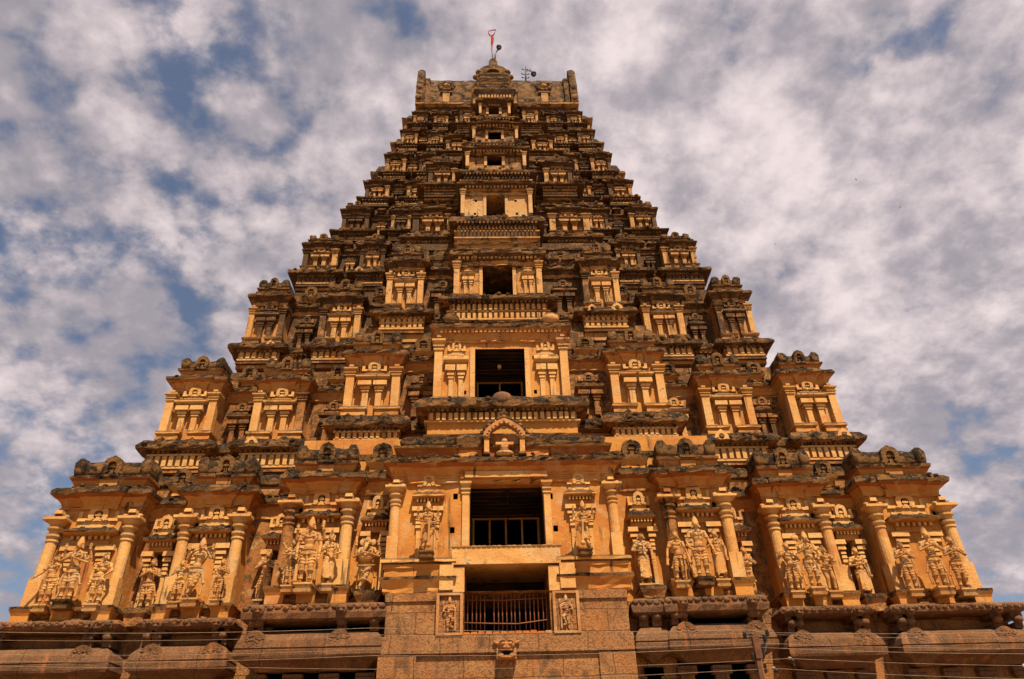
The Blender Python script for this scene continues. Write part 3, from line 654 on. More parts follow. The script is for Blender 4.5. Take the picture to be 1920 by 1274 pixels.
# ---- crown: stacked gable, barrel roof
b=MB()
yb0=8.75; bl=6.45
def barrel(t): # front quarter of the vault
    a=t*pi/2; return (yb0+.15+2.6*(1-math.cos(a))**2.2, 50.25+4.25*math.sin(a)**.95)
ny=10; xs=[-bl+.3+(2*bl-.6)*i/40 for i in range(41)]
vs=[];fs=[]
pr=[(yb0+.05,50.1)]+[barrel(i/ny) for i in range(ny+1)]
back=[(2*(yb0+2.9)-p[0],p[1]) for p in reversed(pr[:-1])]
pr=pr+back; M=len(pr)
for i,x in enumerate(xs):
    for (yy,zz) in pr: vs.append((x,yy+R.uniform(-.03,.03),zz+R.uniform(-.03,.03)))
for i in range(40):
    for j in range(M-1): fs.append((i*M+j,(i+1)*M+j,(i+1)*M+j+1,i*M+j+1))
fs.append(tuple(range(M-1,-1,-1))); fs.append(tuple(40*M+j for j in range(M)))
b.add(vs,fs,Y_,True); barrel_o=b.build('barrel_roof',tower)
b=MB()
b.rl(0,yb0-.0,2*bl,6.2,[(-.05,49.7),(.05,49.75),(.16,49.85,.5),(.18,50.0,1),(.05,50.1,.5),(.0,50.2,.5),(.06,50.24,.5),(-.1,50.32)],[P_,P_,L_,L_,P_,L_,W_],.4,.03); b.build('base_moulding',barrel_o)
for s in (-1,1):   # curled end gables
    b=MB(); x=s*(bl-.12)
    pts=[(yb0-.1,50.2),(yb0-.22,50.8),(yb0-.05,51.5),(yb0-.2,52.2),(yb0+.0,52.9),(yb0+.05,53.7),(yb0+.2,54.6),(yb0+.6,55.2),(yb0+1.0,55.1),(yb0+1.4,54.4),(yb0+4.4,53.9),(yb0+4.7,54.5),(yb0+5.1,54.7),(yb0+5.6,54.1),(yb0+6,53),(yb0+6.1,50.2)]
    n=len(pts); xa,xb=x-.28,x+.28
    b.add([(xa,p[0],p[1]) for p in pts]+[(xb,p[0],p[1]) for p in pts],[tuple(range(n)),tuple(range(2*n-1,n-1,-1))]+[(i,i+n,(i+1)%n+n,(i+1)%n) for i in range(n)],Y_)
    for zc_,yy in ((50.7,-.18),(51.4,-.1),(52.1,-.15),(52.8,-.02),(53.5,.1),(54.3,.2),(54.9,.5)): b.ball((x,yb0+yy+.1,zc_),(.31,.2,.36),Y_,10,7,Matrix.Rotation(s*.5,3,'Y'))
    b.rl(x-s*.62,yb0-.02,.35,1.4,[(0,50.25),(0,53.0),(.05,53.1),(-.05,53.4)],Y_,.3,.03)
    b.ball((x-s*1.15,yb0+2.0,53.75),(.5,.6,.35),L_,10,8)
    b.build('end_gable',barrel_o)
for px,pz in ((-4.15,52.2),(3.9,52.2)):   # flower roundels on stalks
    b=MB()
    def yat(z):
        s_=min(1,max(0,((z-50.25)/4.25)))**(1/.95); return yb0+.15+2.6*(1-math.cos(math.asin(s_)))**2.2
    b.box(px-.28,px+.28,yat(50.6)-.12,yat(51.6)+.3,50.3,51.55,L_); b.box(px-.5,px+.5,yat(51.5)-.16,yat(51.5)+.35,51.5,51.68,W_)
    for i in range(10):
        a=2*pi*i/10; zz=pz+.3+.5*math.sin(a); b.ball((px+.55*math.cos(a),yat(zz)-.03,zz),(.2,.14,.2),Y_,8,6)
    b.ball((px,yat(pz+.3)-.06,pz+.3),(.3,.2,.28),L_,10,6); b.build('flower_roundel',barrel_o)
b=MB()   # centre stack leading up to the top gable
for (cx,yf,w,d,z0,z1,zt) in ((AX-.05,2.6,3.3,4.5,42.3,43.4,43.75),(AX-.05,3.3,2.9,5,43.75,44.6,44.9),(AX-.05,4.2,2.6,5,44.9,46.2,46.55),(AX-.08,5.1,3.0,4.5,46.5,47.7,48.0),(AX-.08,6.0,2.5,4,48.0,49.3,49.65),(AX-.1,6.8,2.7,3,49.6,50.9,51.2)):
    w*=.86; b.rl(cx,yf,w-.4,d,[(0,z0-.4),(0,z0+(z1-z0)*.55),(.2,z1),(.22,(z1+zt)/2,1),(.0,zt,1)],[X_,X_,W_,W_],.3,.04)
    dentils(b,cx-w*.4,cx+w*.4,yf,z0+(z1-z0)*.3,z0+(z1-z0)*.55,.2,L_,.12)
    for s in (-1,1): b.rl(cx+s*w*.42,yf+.1,w*.22,.9,[(0,z0),(.02,z1-.2),(.1,z1-.05,1),(.08,zt,1),(-.1,zt+.25,1)],[P_,P_,W_,W_],.2,.03)
st=b.build('stacked_gable',tower)
b=MB(); nasi(b,AX-.1,7.3,51.2,2.3,1.9,.6,Y_,X_)
b.rl(AX-.1,7.7,1.9,2.5,[(0,50.8),(.05,51.6),(.0,52.2),(-.3,52.8),(-.5,53.1)],W_,.3,.04,True)
for s in (-1,1): b.ball((AX-.1+s*1.15,7.5,52.35),(.28,.25,.25),Y_,10,8); b.ball((AX-.1+s*1.42,7.55,51.8),(.25,.22,.22),Y_,10,8)
b.cyl(AX-.08,8.6,[(.5,52.9),(.42,53.6),(.36,54.0),(.46,54.2),(.48,54.5),(.4,54.8),(.34,55.0),(.36,55.3),(.2,55.6),(.1,55.75)],[Y_,Y_,Y_,Y_,Y_,W_,W_],14)
b.build('finial',st)
# ------------------------------------------------------------------ stone plinth
b=MB(); b.rl(0,.55,37.2,24,[(0,-.2),(0,8.5)],G_)

for q0,q1 in ((-8.6,-1.95),(1.6,8.6)): b.rl((q0+q1)/2,-1.35,q1-q0,6,[(0,-.2),(0,8.42)],G_)
b.rl(-.17,-1.36,3.56,1.5,[(0,-.2),(0,7.1)],G_)
pl=b.build('stone_plinth',tower)
def stone_pier(x0,x1,yf,lionxs,lz=8.0):
    """one bay of the plinth: wall with pilaster strips, big rolled cornice, shaded slot with props, carved lip"""
    cx=(x0+x1)/2; w=x1-x0
    b=MB(); b.rl(cx,yf+1.15,w-1.0,3,[(0,-.15),(0,8.4)],G_)
    n=max(2,int(w/1.6))
    for i in range(n+1):
        x=x0+.75+(w-1.5)*i/n; b.box(x-.24,x+.24,yf+.95,yf+1.3,-.1,6.1,K_); b.box(x-.34,x+.34,yf+.85,yf+1.3,5.85,6.12,K_)
    for zz in (5.3,4.2): b.rl(cx,yf+1.1,w-1.2,2,[(0,zz),(.06,zz+.03),(.06,zz+.22),(0,zz+.25)],G_)
    pier=b.build('plinth_bay',pl)
    b=MB(); 
    b.rl(cx,yf+.75,w-1.45,2.6,[(0,6.2),(.3,6.42),(.62,6.52,.5),(.66,6.6,1),(.66,6.78,.6),(.62,6.80),(.62,6.84),(.645,6.86,.6),(.58,7.1,.6),(.42,7.3,.6),(.12,7.45,.5),(0,7.48)],K_,.5,.015)
    for x in lionxs:
        pts=[(x+r_*math.cos(t),6.85+s_*math.sin(t)) for (r_,s_,t) in [(.46,.60,pi*i/12) for i in range(13)]]
        b.prism(pts,yf+.2,yf+.8,K_)
        for i in range(26):
            t=R.uniform(0,pi); q=R.uniform(.2,.95); b.ball((x+.42*q*math.cos(t),yf+.13+.10*q*math.sin(t),6.88+.52*q*math.sin(t)),(.07,.03,.05),K_,6,4)
    b.build('stone_cornice',pier)
    b=MB(); b.rl(cx,yf+1.25,w-.7,2.3,[(0,7.40),(0,8.2)],G_)
    for x in lionxs+[x0+.5,x1-.5]:
        b.box(x-.16,x+.16,yf+.45,yf+1.4,7.4,7.62,K_); b.ball((x,yf+.42,7.72),(.2,.2,.16),K_,8,6); b.box(x-.22,x+.22,yf+.4,yf+1.4,7.80,lz+.02,K_)
    b.build('slot',pier)
    b=MB(); b.rl(cx,yf+.45,w-.75,2.4,[(-.3,lz-.04),(.12,lz-.02,.3),(.26,lz+.03,.6),(.30,lz+(8.33-lz)*.4,1),(.24,8.26,1),(.12,8.33,1),(0,8.36)],K_,.22,.03)
    n=int(w/.28)
    for i in range(n):
        x=x0+.1+(w-.2)*(i+.5)/n; h=R.uniform(.8,1.1); b.ball((x,yf+.17,8.15+R.uniform(0,.06)),(.12,.06,.09*h),K_,7,5); b.ball((x+.1,yf+.2,8.24),(.07,.05,.05),K_,6,4)
    for x in lionxs:
        b.ball((x,yf+.14,8.08),(.2,.12,.2),K_,10,7); b.ball((x-.08,yf+.03,8.13),(.06,.05,.05),K_,6,5); b.ball((x+.08,yf+.03,8.13),(.06,.05,.05),K_,6,5); b.ball((x,yf+.02,8.02),(.1,.07,.06),K_,8,5)
    b.build('carved_lip',pier)
stone_pier(-19.7,-14.4,-.75,[-18.9,-15.6]); stone_pier(-13.95,-10.2,-.75,[-13.1,-10.9]); stone_pier(-9.6,-4.35,-2.5,[-8.9,-6.0],7.78)
stone_pier(14.4,19.9,-.75,[15.2,18.6]); stone_pier(10.15,13.95,-.75,[10.9,13.2]); stone_pier(5.35,9.3,-2.5,[6.1,8.6],7.78); stone_pier(4.22,5.7,-2.3,[],7.8)
# gate block
b=MB(); gx0,gx1,gz0,gz1=-1.70,1.36,7.2,9.56
b.wall(-4.45,4.12,0,8.62,-2.3,.4,[(gx0,gx1,gz0,8.62-.001,2.6,X_,D_)],G_)
b.box(-4.5,4.2,-2.42,-2.2,6.55,7.12,G_); b.box(-4.6,-3.3,-2.40,-2.2,5.0,6.5,G_); b.box(2.95,4.2,-2.40,-2.2,5.0,6.5,G_)
b.box(-4.6,4.3,-2.44,-2.2,4.3,5.2,G_); b.ball((-.2,-2.5,5.0),(.62,.2,.42),G_,12,8)
for (x0,x1) in ((-4.5,gx0-1.0),(gx1+1.0,4.15)): b.box(x0,x1,-2.36,-2.2,8.3,8.56,G_)
gate=b.build('gate_block',pl)
b=MB()   # stucco shoulders above the gate
for x0,x1 in ((-4.62,-2.15),(1.82,4.3)):
    cx=(x0+x1)/2; w=x1-x0
    b.rl(cx,-2.28,w,2.2,[(.0,8.60),(.02,8.66),(.02,8.78),(.1,8.95,.5),(.16,9.05,1),(.16,9.15,1),(.04,9.2),(.0,9.22),(.0,9.45),(.05,9.5),(.06,9.62,.5),(.14,9.68,1),(.15,9.78,1),(.05,9.85)],[P_,P_,P_,P_,W_,L_,P_,P_,P_,P_,W_,L_,L_],.35,.02)
b.box(-2.14,gx0,-2.34,-.3,8.6,9.5,L_); b.box(gx1,1.81,-2.34,-.3,8.6,9.5,L_)
b.box(-2.6,-2.1,-2.42,-.3,8.66,9.56,L_); b.box(1.77,2.32,-2.42,-.3,8.66,9.56,L_)
b.box(-2.16,1.83,-2.40,.2,9.57,10.24,L_)
for i in range(22): x=-2.1+3.9*i/21; b.ball((x,-2.36,10.22),(.14,.1,R.uniform(.02,.06)),L_,6,4)
b.box(gx0-.05,gx1+.05,.1,.25,8.62,9.6,B_); b.box(gx0-.02,gx0+.01,-2.2,.2,8.62,9.57,X_); b.box(gx1-.01,gx1+.02,-2.2,.2,8.62,9.57,X_)  # dark back panel and side sheets: gate recess shade put into the colour
b.build('gate_lintel',gate)
b=MB()
for i,x in enumerate([-1.58,-1.42,-1.27,-1.12,-.97,-.63,-.48,-.33,-.18,-.02,.12,.27,.50,.65,.81,.95,1.12,1.26]):
    zt=8.58+R.uniform(-.03,.08); b.tube([(x,-1.95,7.2),(x+R.uniform(-.01,.01),-1.95,7.9),(x,-1.95,zt),(x,-1.95,zt+.09)],[.022,.022,.022,.006],I_,6)
b.tube([(gx0,-2.0,8.40),(-.2,-2.0,8.37),(gx1,-2.0,8.43)],.022,I_,6); b.tube([(gx0,-2.0,7.62),(-.8,-2.0,7.58),(.2,-2.0,7.55),(gx1,-2.0,7.68)],.022,I_,6)
b.build('iron_grille',gate)
b=MB()
for i in range(12): x=gx0+.1+(gx1-gx0-.2)*i/11; b.box(x-.12,x+.12,-2.32,-2.0,7.16,7.22+R.uniform(0,.06),O_,.02)
b.build('brick_sill',gate)
# ------------------------------------------------------------------ carved figures
VOX=.0075
dg=None
def cap(b,p,q,r0,r1=None,n=8):
    r1=r0 if r1 is None else r1
    p,q=Vector(p),Vector(q); b.tube([p,(p+q)/2,q],[r0,(r0+r1)/2,r1],0,n); b.ball(p,r0,0,n,6); b.ball(q,r1,0,n,6)
def ring(b,c,rx,ry,r,tilt=0,n=14,drop=0):
    pts=[]
    for i in range(n+1):
        a=2*pi*i/n; pts.append((c[0]+rx*math.cos(a),c[1]+ry*math.sin(a),c[2]+tilt*math.cos(a)+drop*max(0,-math.sin(a))))
    for i in range(n): cap(b,pts[i],pts[i+1],r,r,6)
def hand(b,w,d,up=(0,-1,0)):
    """palm, four fingers of unequal length and a thumb from the palm's side"""
    w=Vector(w); d=Vector(d).normalized(); u=Vector(up); s=d.cross(u)
    if s.length<.1: s=d.cross(Vector((1,0,0)))
    s.normalize(); u=s.cross(d).normalized()
    pc=w+d*.028; cap(b,w,pc,.017,.02,6)
    for i,l in enumerate((.030,.037,.034,.026)):
        o=pc+d*.012+s*(i-1.5)*.0115; cap(b,o,o+d*l*.55,.0072,.0068,5); cap(b,o+d*l*.55,o+d*l+u*.006,.0068,.0058,5)
    o=pc-s*.016-d*.006; cap(b,o,o+d*.018-s*.016+u*.004,.008,.0065,5)
def figure(spec):
    """continuous stucco figure, unit height, feet at 0, facing -y.  spec keys: arms, legs, crown, robe, sway, elephant"""
    b=MB(); sw=spec.get('sway',0); hx=sw*.03; fem=spec.get('fem',0)
    hip=Vector((hx,0,.455)); ch=Vector((-hx*.3,0,.665)); nk=Vector((0,-.004,.765))
    wst=Vector((hx*.4,0,.555)); el=spec.get('elephant',0)
    b.ball(ch,(.098-.012*fem,.066,.088),0,12,9); cap(b,wst,(ch.x,0,.62),.060-.010*fem,.075,10); b.ball(hip,(.090+.008*fem,.07,.062),0,12,8); b.ball((hx*.6,-.012,.53),(.068,.058,.058),0,10,8)
    for s in (-1,1): 
        b.ball((ch.x+s*.043,-.048,.69),(.036,.026+.012*fem,.032),0,8,6); b.ball((s*.104,0,.725),(.040,.038,.038),0,8,6); cap(b,(s*.1,0,.728),(s*.02,0,.765),.03,.026,8)
    cap(b,(0,0,.74),(0,-.006,.80),.030,.028,8)
    if el: b.ball((hx*.5,-.05,.56),(.125,.105,.10),0,12,9)
    # head
    hd=Vector((spec.get('turn',0)*.01,-.012,.845))
    if el:
        hd=Vector((0,-.03,.835)); b.ball(hd,(.066,.062,.068),0,12,9)
        pts=[hd+Vector(v) for v in ((0,-.055,-.02),(0,-.085,-.06),(-.005,-.10,-.115),(-.02,-.105,-.165),(-.05,-.105,-.185),(-.07,-.10,-.165))]
        rr=[.036,.032,.028,.023,.019,.015]
        for i in range(5): cap(b,pts[i],pts[i+1],rr[i],rr[i+1],8)
        for s in (-1,1):
            b.ball(hd+Vector((s*.088,.012,.0)),(.048,.014,.062),0,10,7); cap(b,hd+Vector((s*.035,-.06,-.045)),hd+Vector((s*.055,-.10,-.06)),.012,.007,6); b.ball(hd+Vector((s*.03,-.056,.012)),.011,0,6,5)
    else:
        b.ball(hd,(.047,.052,.058),0,12,10); b.ball(hd+Vector((0,-.016,-.036)),(.030,.032,.024),0,8,6)
        cap(b,hd+Vector((0,-.050,.012)),hd+Vector((0,-.062,-.012)),.007,.011,6)
        for s in (-1,1):
            b.ball(hd+Vector((s*.019,-.046,.008)),(.011,.008,.006),0,6,5); cap(b,hd+Vector((s*.007,-.05,.02)),hd+Vector((s*.032,-.042,.02)),.005,.004,5)
            b.ball(hd+Vector((s*.049,.004,-.002)),(.010,.016,.022),0,6,5); b.ball(hd+Vector((s*.056,-.004,-.034)),(.017,.012,.019),0,8,6)
        cap(b,hd+Vector((-.013,-.052,-.029)),hd+Vector((.013,-.052,-.029)),.006,.006,5)
    cr=spec.get('crown','tall'); t0=hd.z+.035
    if cr=='tall':
        for i,(r,z) in enumerate(((.054,0),(.050,.022),(.043,.044),(.036,.066),(.028,.086),(.018,.104))):
            b.cyl(hd.x,hd.y,[(r*.85,t0+z-.012),(r,t0+z-.004),(r,t0+z+.006),(r*.8,t0+z+.014)],0,12)
        b.cyl(hd.x,hd.y,[(.046,t0-.01),(.04,t0+.04),(.026,t0+.085),(.012,t0+.118)],0,12); b.ball((hd.x,hd.y,t0+.12),.012,0,6,5)
    elif cr=='low':
        for r,z in ((.054,0),(.044,.024),(.03,.046)): b.cyl(hd.x,hd.y,[(r*.85,t0+z-.012),(r,t0+z-.002),(r,t0+z+.01),(r*.7,t0+z+.02)],0,12)
        b.cyl(hd.x,hd.y,[(.045,t0-.01),(.035,t0+.04),(.014,t0+.075)],0,12)
    elif cr=='bun':
        b.ball((hd.x,hd.y+.008,hd.z+.02),(.052,.054,.052),0,10,8); b.ball((hd.x+.012,hd.y+.03,hd.z+.075),(.03,.03,.03),0,8,6)
    else: b.ball((hd.x,hd.y+.006,hd.z+.014),(.051,.054,.054),0,10,8)
    # legs
    legs=spec.get('legs') or [((-.055,-.02,.25),(-.06,.0,.045)),((.055,-.02,.25),(.06,.0,.045))]
    for s,(kn,an) in zip((-1,1),legs):
        h0=hip+Vector((s*.046,0,-.012)); kn=Vector(kn); an=Vector(an)
        cap(b,h0,kn,.056,.040,10); m=kn*.55+an*.45+Vector((0,.01,0)); cap(b,kn,m,.039,.037,9); cap(b,m,an,.037,.023,9)
        b.ball(an+Vector((s*.006,-.026,-.026)),(.024,.046,.019),0,8,6); ring(b,an+Vector((0,0,.022)),.028,.028,.008,0,10)
        for i in range(5): b.ball(an+Vector((s*.006+(i-2)*.0085,-.068,-.032)),(.006,.012,.008),0,5,4)
        if not spec.get('robe') and not spec.get('bare'):
            for f in (.32,.58,.82): p=h0.lerp(kn,f); ring(b,p,.055-.014*f,.055-.014*f,.0085,.012*s,10)
            p=kn.lerp(an,.35); ring(b,p,.041,.043,.0085,0,10)
    if spec.get('robe'):
        b.cyl(hip.x*.7,-.002,[(.05,.09),(.108,.085),(.104,.10),(.094,.25),(.088,.38),(.092,.46),(.08,.50)],0,16)
        for i in range(7): x=-.07+.14*i/6; cap(b,(hip.x*.7+x,-.085+.3*x*x*10*.3,.40),(hip.x*.7+x*1.2,-.096+.3*x*x*10*.3,.11),.008,.009,5)
    elif not spec.get('bare'):
        for s in (-1,1):   # sash ends at the sides
            cap(b,hip+Vector((s*.085,.0,.0)),(hip.x+s*.135,.02,.27),.020,.016,6); b.ball((hip.x+s*.145,.02,.255),(.028,.016,.024),0,8,5); cap(b,(hip.x+s*.13,.03,.30),(hip.x+s*.12,.03,.06),.014,.018,6)
        cap(b,hip+Vector((0,-.066,-.02)),(hip.x,-.05,.27),.018,.012,6)
    ring(b,hip+Vector((0,0,.035)),.088,.072,.013,0,16); ring(b,hip+Vector((0,0,-.012)),.096,.078,.010,0,16,-.035)
    ring(b,(0,-.012,.745),.058,.052,.0085,0,14,-.035); ring(b,(0,-.016,.735),.066,.06,.007,0,14,-.075)
    if el: ring(b,(0,-.02,.44),.13,.11,.02,0,16,-.04)
    # arms
    for a in spec.get('arms',[]):
        s,e,h=a[0],Vector(a[1]),Vector(a[2]); sh=Vector((s*.108,.002 if len(a)<5 else .02,.722))
        cap(b,sh,e,.033,.025,8); cap(b,e,h,.025,.018,8); ring(b,sh.lerp(e,.55),.032,.032,.0075,0,10); ring(b,e.lerp(h,.88),.021,.021,.007,0,8)
        d=a[3] if len(a)>3 and a[3] else (h-e); hand(b,h,d,(0,-1,0) if abs(Vector(d).normalized().y)<.7 else (0,0,1))
    for it in spec.get('items',[]):
        if it[0]=='rod': cap(b,it[1],it[2],it[3],it[4],7)
        elif it[0]=='ball': b.ball(it[1],it[2],0,10,8)
    if spec.get('halo'): ring(b,(0,.03,.86),.085,.01,.012,0,16)
    me=bpy.data.meshes.new('raw'); me.from_pydata(b.v,[],b.f); me.update()
    o=bpy.data.objects.new('raw',me); COL.objects.link(o)
    md=o.modifiers.new('r','REMESH'); md.mode='VOXEL'; md.voxel_size=VOX; md.use_smooth_shade=True
    sm=o.modifiers.new('s','SMOOTH'); sm.factor=.2; sm.iterations=1
    dgr=bpy.context.evaluated_depsgraph_get(); dgr.update(); ev=o.evaluated_get(dgr); out=bpy.data.meshes.new_from_object(ev)
    bpy.data.objects.remove(o); bpy.data.meshes.remove(me)
    for p in out.polygons: p.use_smooth=True
    return out
def front(s): return (s,(s*.165,-.035,.60),(s*.03,-.105,.66),(-s*.4,-.1,.9))
NAM=[(-1,(-.17,-.05,.59),(-.016,-.125,.655),(.05,-.15,1)),(1,(.17,-.05,.59),(.016,-.125,.655),(-.05,-.15,1))]
UPB=[(-1,(-.19,.02,.66),(-.175,-.04,.80),(0,-.1,1),1),(1,(.19,.02,.66),(.175,-.04,.80),(0,-.1,1),1)]
XL=[((-.05,-.03,.25),(-.05,.0,.045)),((.02,-.06,.25),(-.075,-.045,.06))]     # ankles crossed
XR=[((-.02,-.06,.25),(.075,-.045,.06)),((.05,-.03,.25),(.05,.0,.045))]
HANG=lambda s:(s,(s*.155,.0,.56),(s*.15,-.03,.415),(0,-.1,-1))
STAFF=lambda x:('rod',(x,-.06,.72),(x*1.05,-.04,.02),.012,.014)
SP={
'P1L_L':(-17.72,-.30,8.96,2.05,dict(fem=1,sway=1,crown='bun',arms=[(-1,(-.17,-.02,.58),(-.27,-.06,.48)),HANG(1)]),'slender stucco woman holding one arm out beside the far left corner pillar'),
'P1L_C':(-16.88,-.45,9.07,2.45,dict(arms=[(-1,(-.18,-.05,.60),(.0,-.12,.665)),(1,(.185,-.05,.57),(.03,-.125,.62),(-.6,-.3,.5))]+UPB),'four armed stucco deity with hands crossed on chest on the far left pavilion'),
'P1L_R':(-15.82,-.30,8.95,2.1,dict(fem=1,sway=-1,crown='bun',arms=[HANG(-1),(1,(.17,-.03,.59),(.09,-.09,.49))]),'stucco woman with hand on hip right of the far left deity'),
'R1L':(-14.33,.62,8.93,2.12,dict(crown='low',arms=[front(-1),front(1)]),'upright stucco man with hands at chest in the first recess from the left'),
'P2L_L':(-12.78,-.30,8.97,1.70,dict(crown='low',sway=.5,arms=[front(-1),(1,(.16,-.03,.6),(.06,-.1,.58))]),'small stucco attendant to the left of the flute player'),
'P2L_C':(-12.10,-.45,9.04,2.36,dict(legs=XL,sway=-1,arms=[(-1,(-.17,-.05,.63),(-.06,-.12,.74),(.8,-.2,.2)),(1,(.17,-.05,.64),(.10,-.12,.77),(-.7,-.2,.2))]+UPB,items=[('rod',(-.10,-.125,.77),(.2,-.12,.80),.011,.011)]),'stucco flute player standing with crossed ankles on the left facade'),
'P2L_R':(-11.22,-.30,9.02,1.66,dict(crown='low',sway=-.5,arms=[front(1),(-1,(-.16,-.03,.6),(-.06,-.1,.56))]),'small stucco attendant to the right of the flute player'),
'R2L':(-9.68,.25,9.12,2.05,dict(arms=NAM,crown='low',sway=.3),'crowned stucco worshipper with joined palms in the second recess from the left'),
'P3L_L':(-8.05,-2.10,9.0,1.82,dict(crown='low',arms=[(-1,(-.18,-.04,.62),(-.07,-.11,.60)),(1,(.17,-.04,.6),(.05,-.12,.56))],items=[('ball',(.02,-.13,.59),(.06,.05,.06)),('rod',(-.13,-.04,.74),(-.2,-.05,.86),.02,.014)]),'stucco drummer holding a round drum left of the tallest crowned deity'),
'P3L_C':(-7.46,-2.25,9.03,2.48,dict(arms=[HANG(-1),HANG(1)]+UPB,items=[('rod',(-.12,-.06,.25),(-.12,-.06,.02),.02,.03),('rod',(.17,-.03,.86),(.17,-.03,.92),.03,.02)]),'broad four armed stucco deity with tall ringed crown left of the elephant headed figure'),
'P3L_R':(-6.70,-2.10,9.03,1.98,dict(robe=1,arms=[(-1,(-.16,-.04,.60),(-.02,-.12,.64)),(1,(.18,-.03,.58),(.08,-.1,.52))],items=[('rod',(-.03,-.13,.68),(.05,-.12,.5),.012,.012)]),'skirted stucco attendant holding a whisk between crowned deity and pilaster'),
'GAN':(-5.42,-1.55,8.88,2.2,dict(elephant=1,crown='low',legs=XL,arms=[(-1,(-.19,-.05,.58),(-.06,-.14,.61)),(1,(.19,-.05,.58),(.06,-.14,.60)),*UPB],items=[('rod',(-.18,-.05,.84),(-.18,-.05,.92),.015,.02),('rod',(.18,-.05,.84),(.19,-.05,.95),.014,.014)]),'pot bellied elephant headed stucco deity left of the central bay'),
'CL':(-3.07,-2.68,9.98,1.92,dict(legs=XL,sway=1,arms=[(-1,(-.17,-.03,.6),(-.02,-.1,.55)),(1,(.19,-.04,.58),(.0,-.12,.50),(-1,-.1,0)),*UPB],items=[('rod',(.03,-.12,.5),(.03,-.09,.1),.02,.028),('ball',(.03,-.09,.09),(.045,.04,.05))]),'dark weathered stucco guardian with club on the left of the large central window'),
'CR':(2.74,-2.68,9.98,1.85,dict(legs=XR,sway=-1,arms=[(1,(.17,-.03,.6),(.02,-.1,.55)),(-1,(-.19,-.04,.58),(.0,-.12,.50),(1,-.1,0)),*UPB],items=[('rod',(-.03,-.12,.5),(-.05,-.09,.1),.02,.028),('ball',(-.05,-.09,.09),(.045,.04,.05))]),'stucco guardian with club on the right of the large central window'),
'R3R':(5.07,-1.45,8.98,2.15,dict(robe=1,crown='none',arms=[(-1,(-.165,-.03,.59),(.0,-.11,.56)),(1,(.155,0,.56),(.15,-.03,.41),(0,-.1,-1))],items=[('rod',(.01,-.1,.70),(.01,-.1,.56),.014,.014)]),'bare headed robed stucco man with hand on belly right of the central bay'),
'P3R_L':(6.24,-2.10,8.90,1.98,dict(sway=1,crown='low',arms=[(-1,(-.165,0,.57),(-.19,-.03,.43),(0,-.1,-1)),(1,(.16,-.03,.56),(.09,-.09,.45),(0,-.2,-1))],items=[('rod',(.09,-.1,.44),(.08,-.07,.02),.013,.013),('rod',(-.2,-.03,.42),(-.2,-.03,.3),.012,.03)]),'stucco attendant leaning on a thin staff left of the smiling crowned deity'),
'P3R_C':(7.05,-2.25,8.98,2.32,dict(sway=-.3,fem=.4,arms=[(-1,(-.165,.0,.58),(-.15,-.05,.46),(.6,-.3,-.5)),(1,(.17,.0,.57),(.21,-.03,.42),(.2,-.1,-1))],items=[('rod',(.23,-.02,.40),(.22,-.01,.03),.014,.016),('rod',(-.2,-.01,.45),(-.17,-.01,.24),.012,.03)]),'large two armed crowned stucco deity centred right of the central bay'),
'P3R_R':(7.74,-2.10,8.93,1.98,dict(robe=1,crown='low',arms=[(-1,(-.16,-.05,.60),(-.04,-.125,.70)),(1,(.155,0,.56),(.14,-.03,.42),(.2,-.1,-1))],items=[('rod',(-.04,-.13,.72),(.04,-.12,.58),.011,.011)]),'long skirted stucco attendant right of the large two armed deity'),
'R2R':(9.55,.25,9.0,1.98,dict(crown='low',arms=NAM,sway=-.4),'stucco worshipper with joined palms beside the second pavilion right of the gate'),
'P2R_L':(11.12,-.30,8.92,2.05,dict(sway=.8,crown='low',arms=[(-1,(-.19,-.04,.62),(-.13,-.1,.66)),(1,(.17,-.04,.58),(.04,-.11,.52))],items=[('rod',(-.24,-.1,.74),(.14,-.12,.46),.011,.011)]),'stucco archer figure holding a slanted rod left of the axe bearer'),
'P2R_C':(11.9,-.45,9.02,2.24,dict(sway=-.5,arms=[(-1,(-.17,-.05,.60),(-.05,-.13,.66)),(1,(.175,-.03,.57),(.12,-.09,.50))],items=[('rod',(-.19,-.12,.83),(.12,-.12,.50),.012,.012),('ball',(-.2,-.12,.845),(.062,.02,.05))]),'crowned stucco axe bearer on the second pavilion from the right'),
'P2R_R':(12.6,-.30,8.90,1.92,dict(bare=1,fem=.7,sway=-1,crown='bun',turn=-1,arms=[(-1,(-.165,-.02,.58),(-.02,-.09,.50)),(1,(.165,-.02,.60),(.03,-.10,.60))]),'slim unclothed stucco figure right of the axe bearer'),
'R1R':(14.34,.62,8.90,2.12,dict(robe=1,crown='low',arms=[(-1,(-.165,-.03,.58),(.0,-.11,.58)),(1,(.16,0,.56),(.15,-.03,.42),(0,-.1,-1))],items=[('ball',(.15,-.04,.37),(.035,.035,.04))]),'robed stucco man carrying a water pot in the last recess on the right'),
'P1R_L':(15.78,-.30,8.90,2.06,dict(crown='bun',arms=NAM,sway=.5),'short stucco worshipper with joined palms leftmost on the far right pavilion'),
'P1R_C':(16.86,-.45,8.95,2.4,dict(arms=NAM,sway=.2),'tall crowned stucco worshipper with joined palms in the middle of the far right pavilion'),
'P1R_R':(17.84,-.30,8.90,2.2,dict(crown='low',arms=NAM,sway=-.4,turn=1),'stucco worshipper with joined palms and low headdress rightmost on the tower'),
}
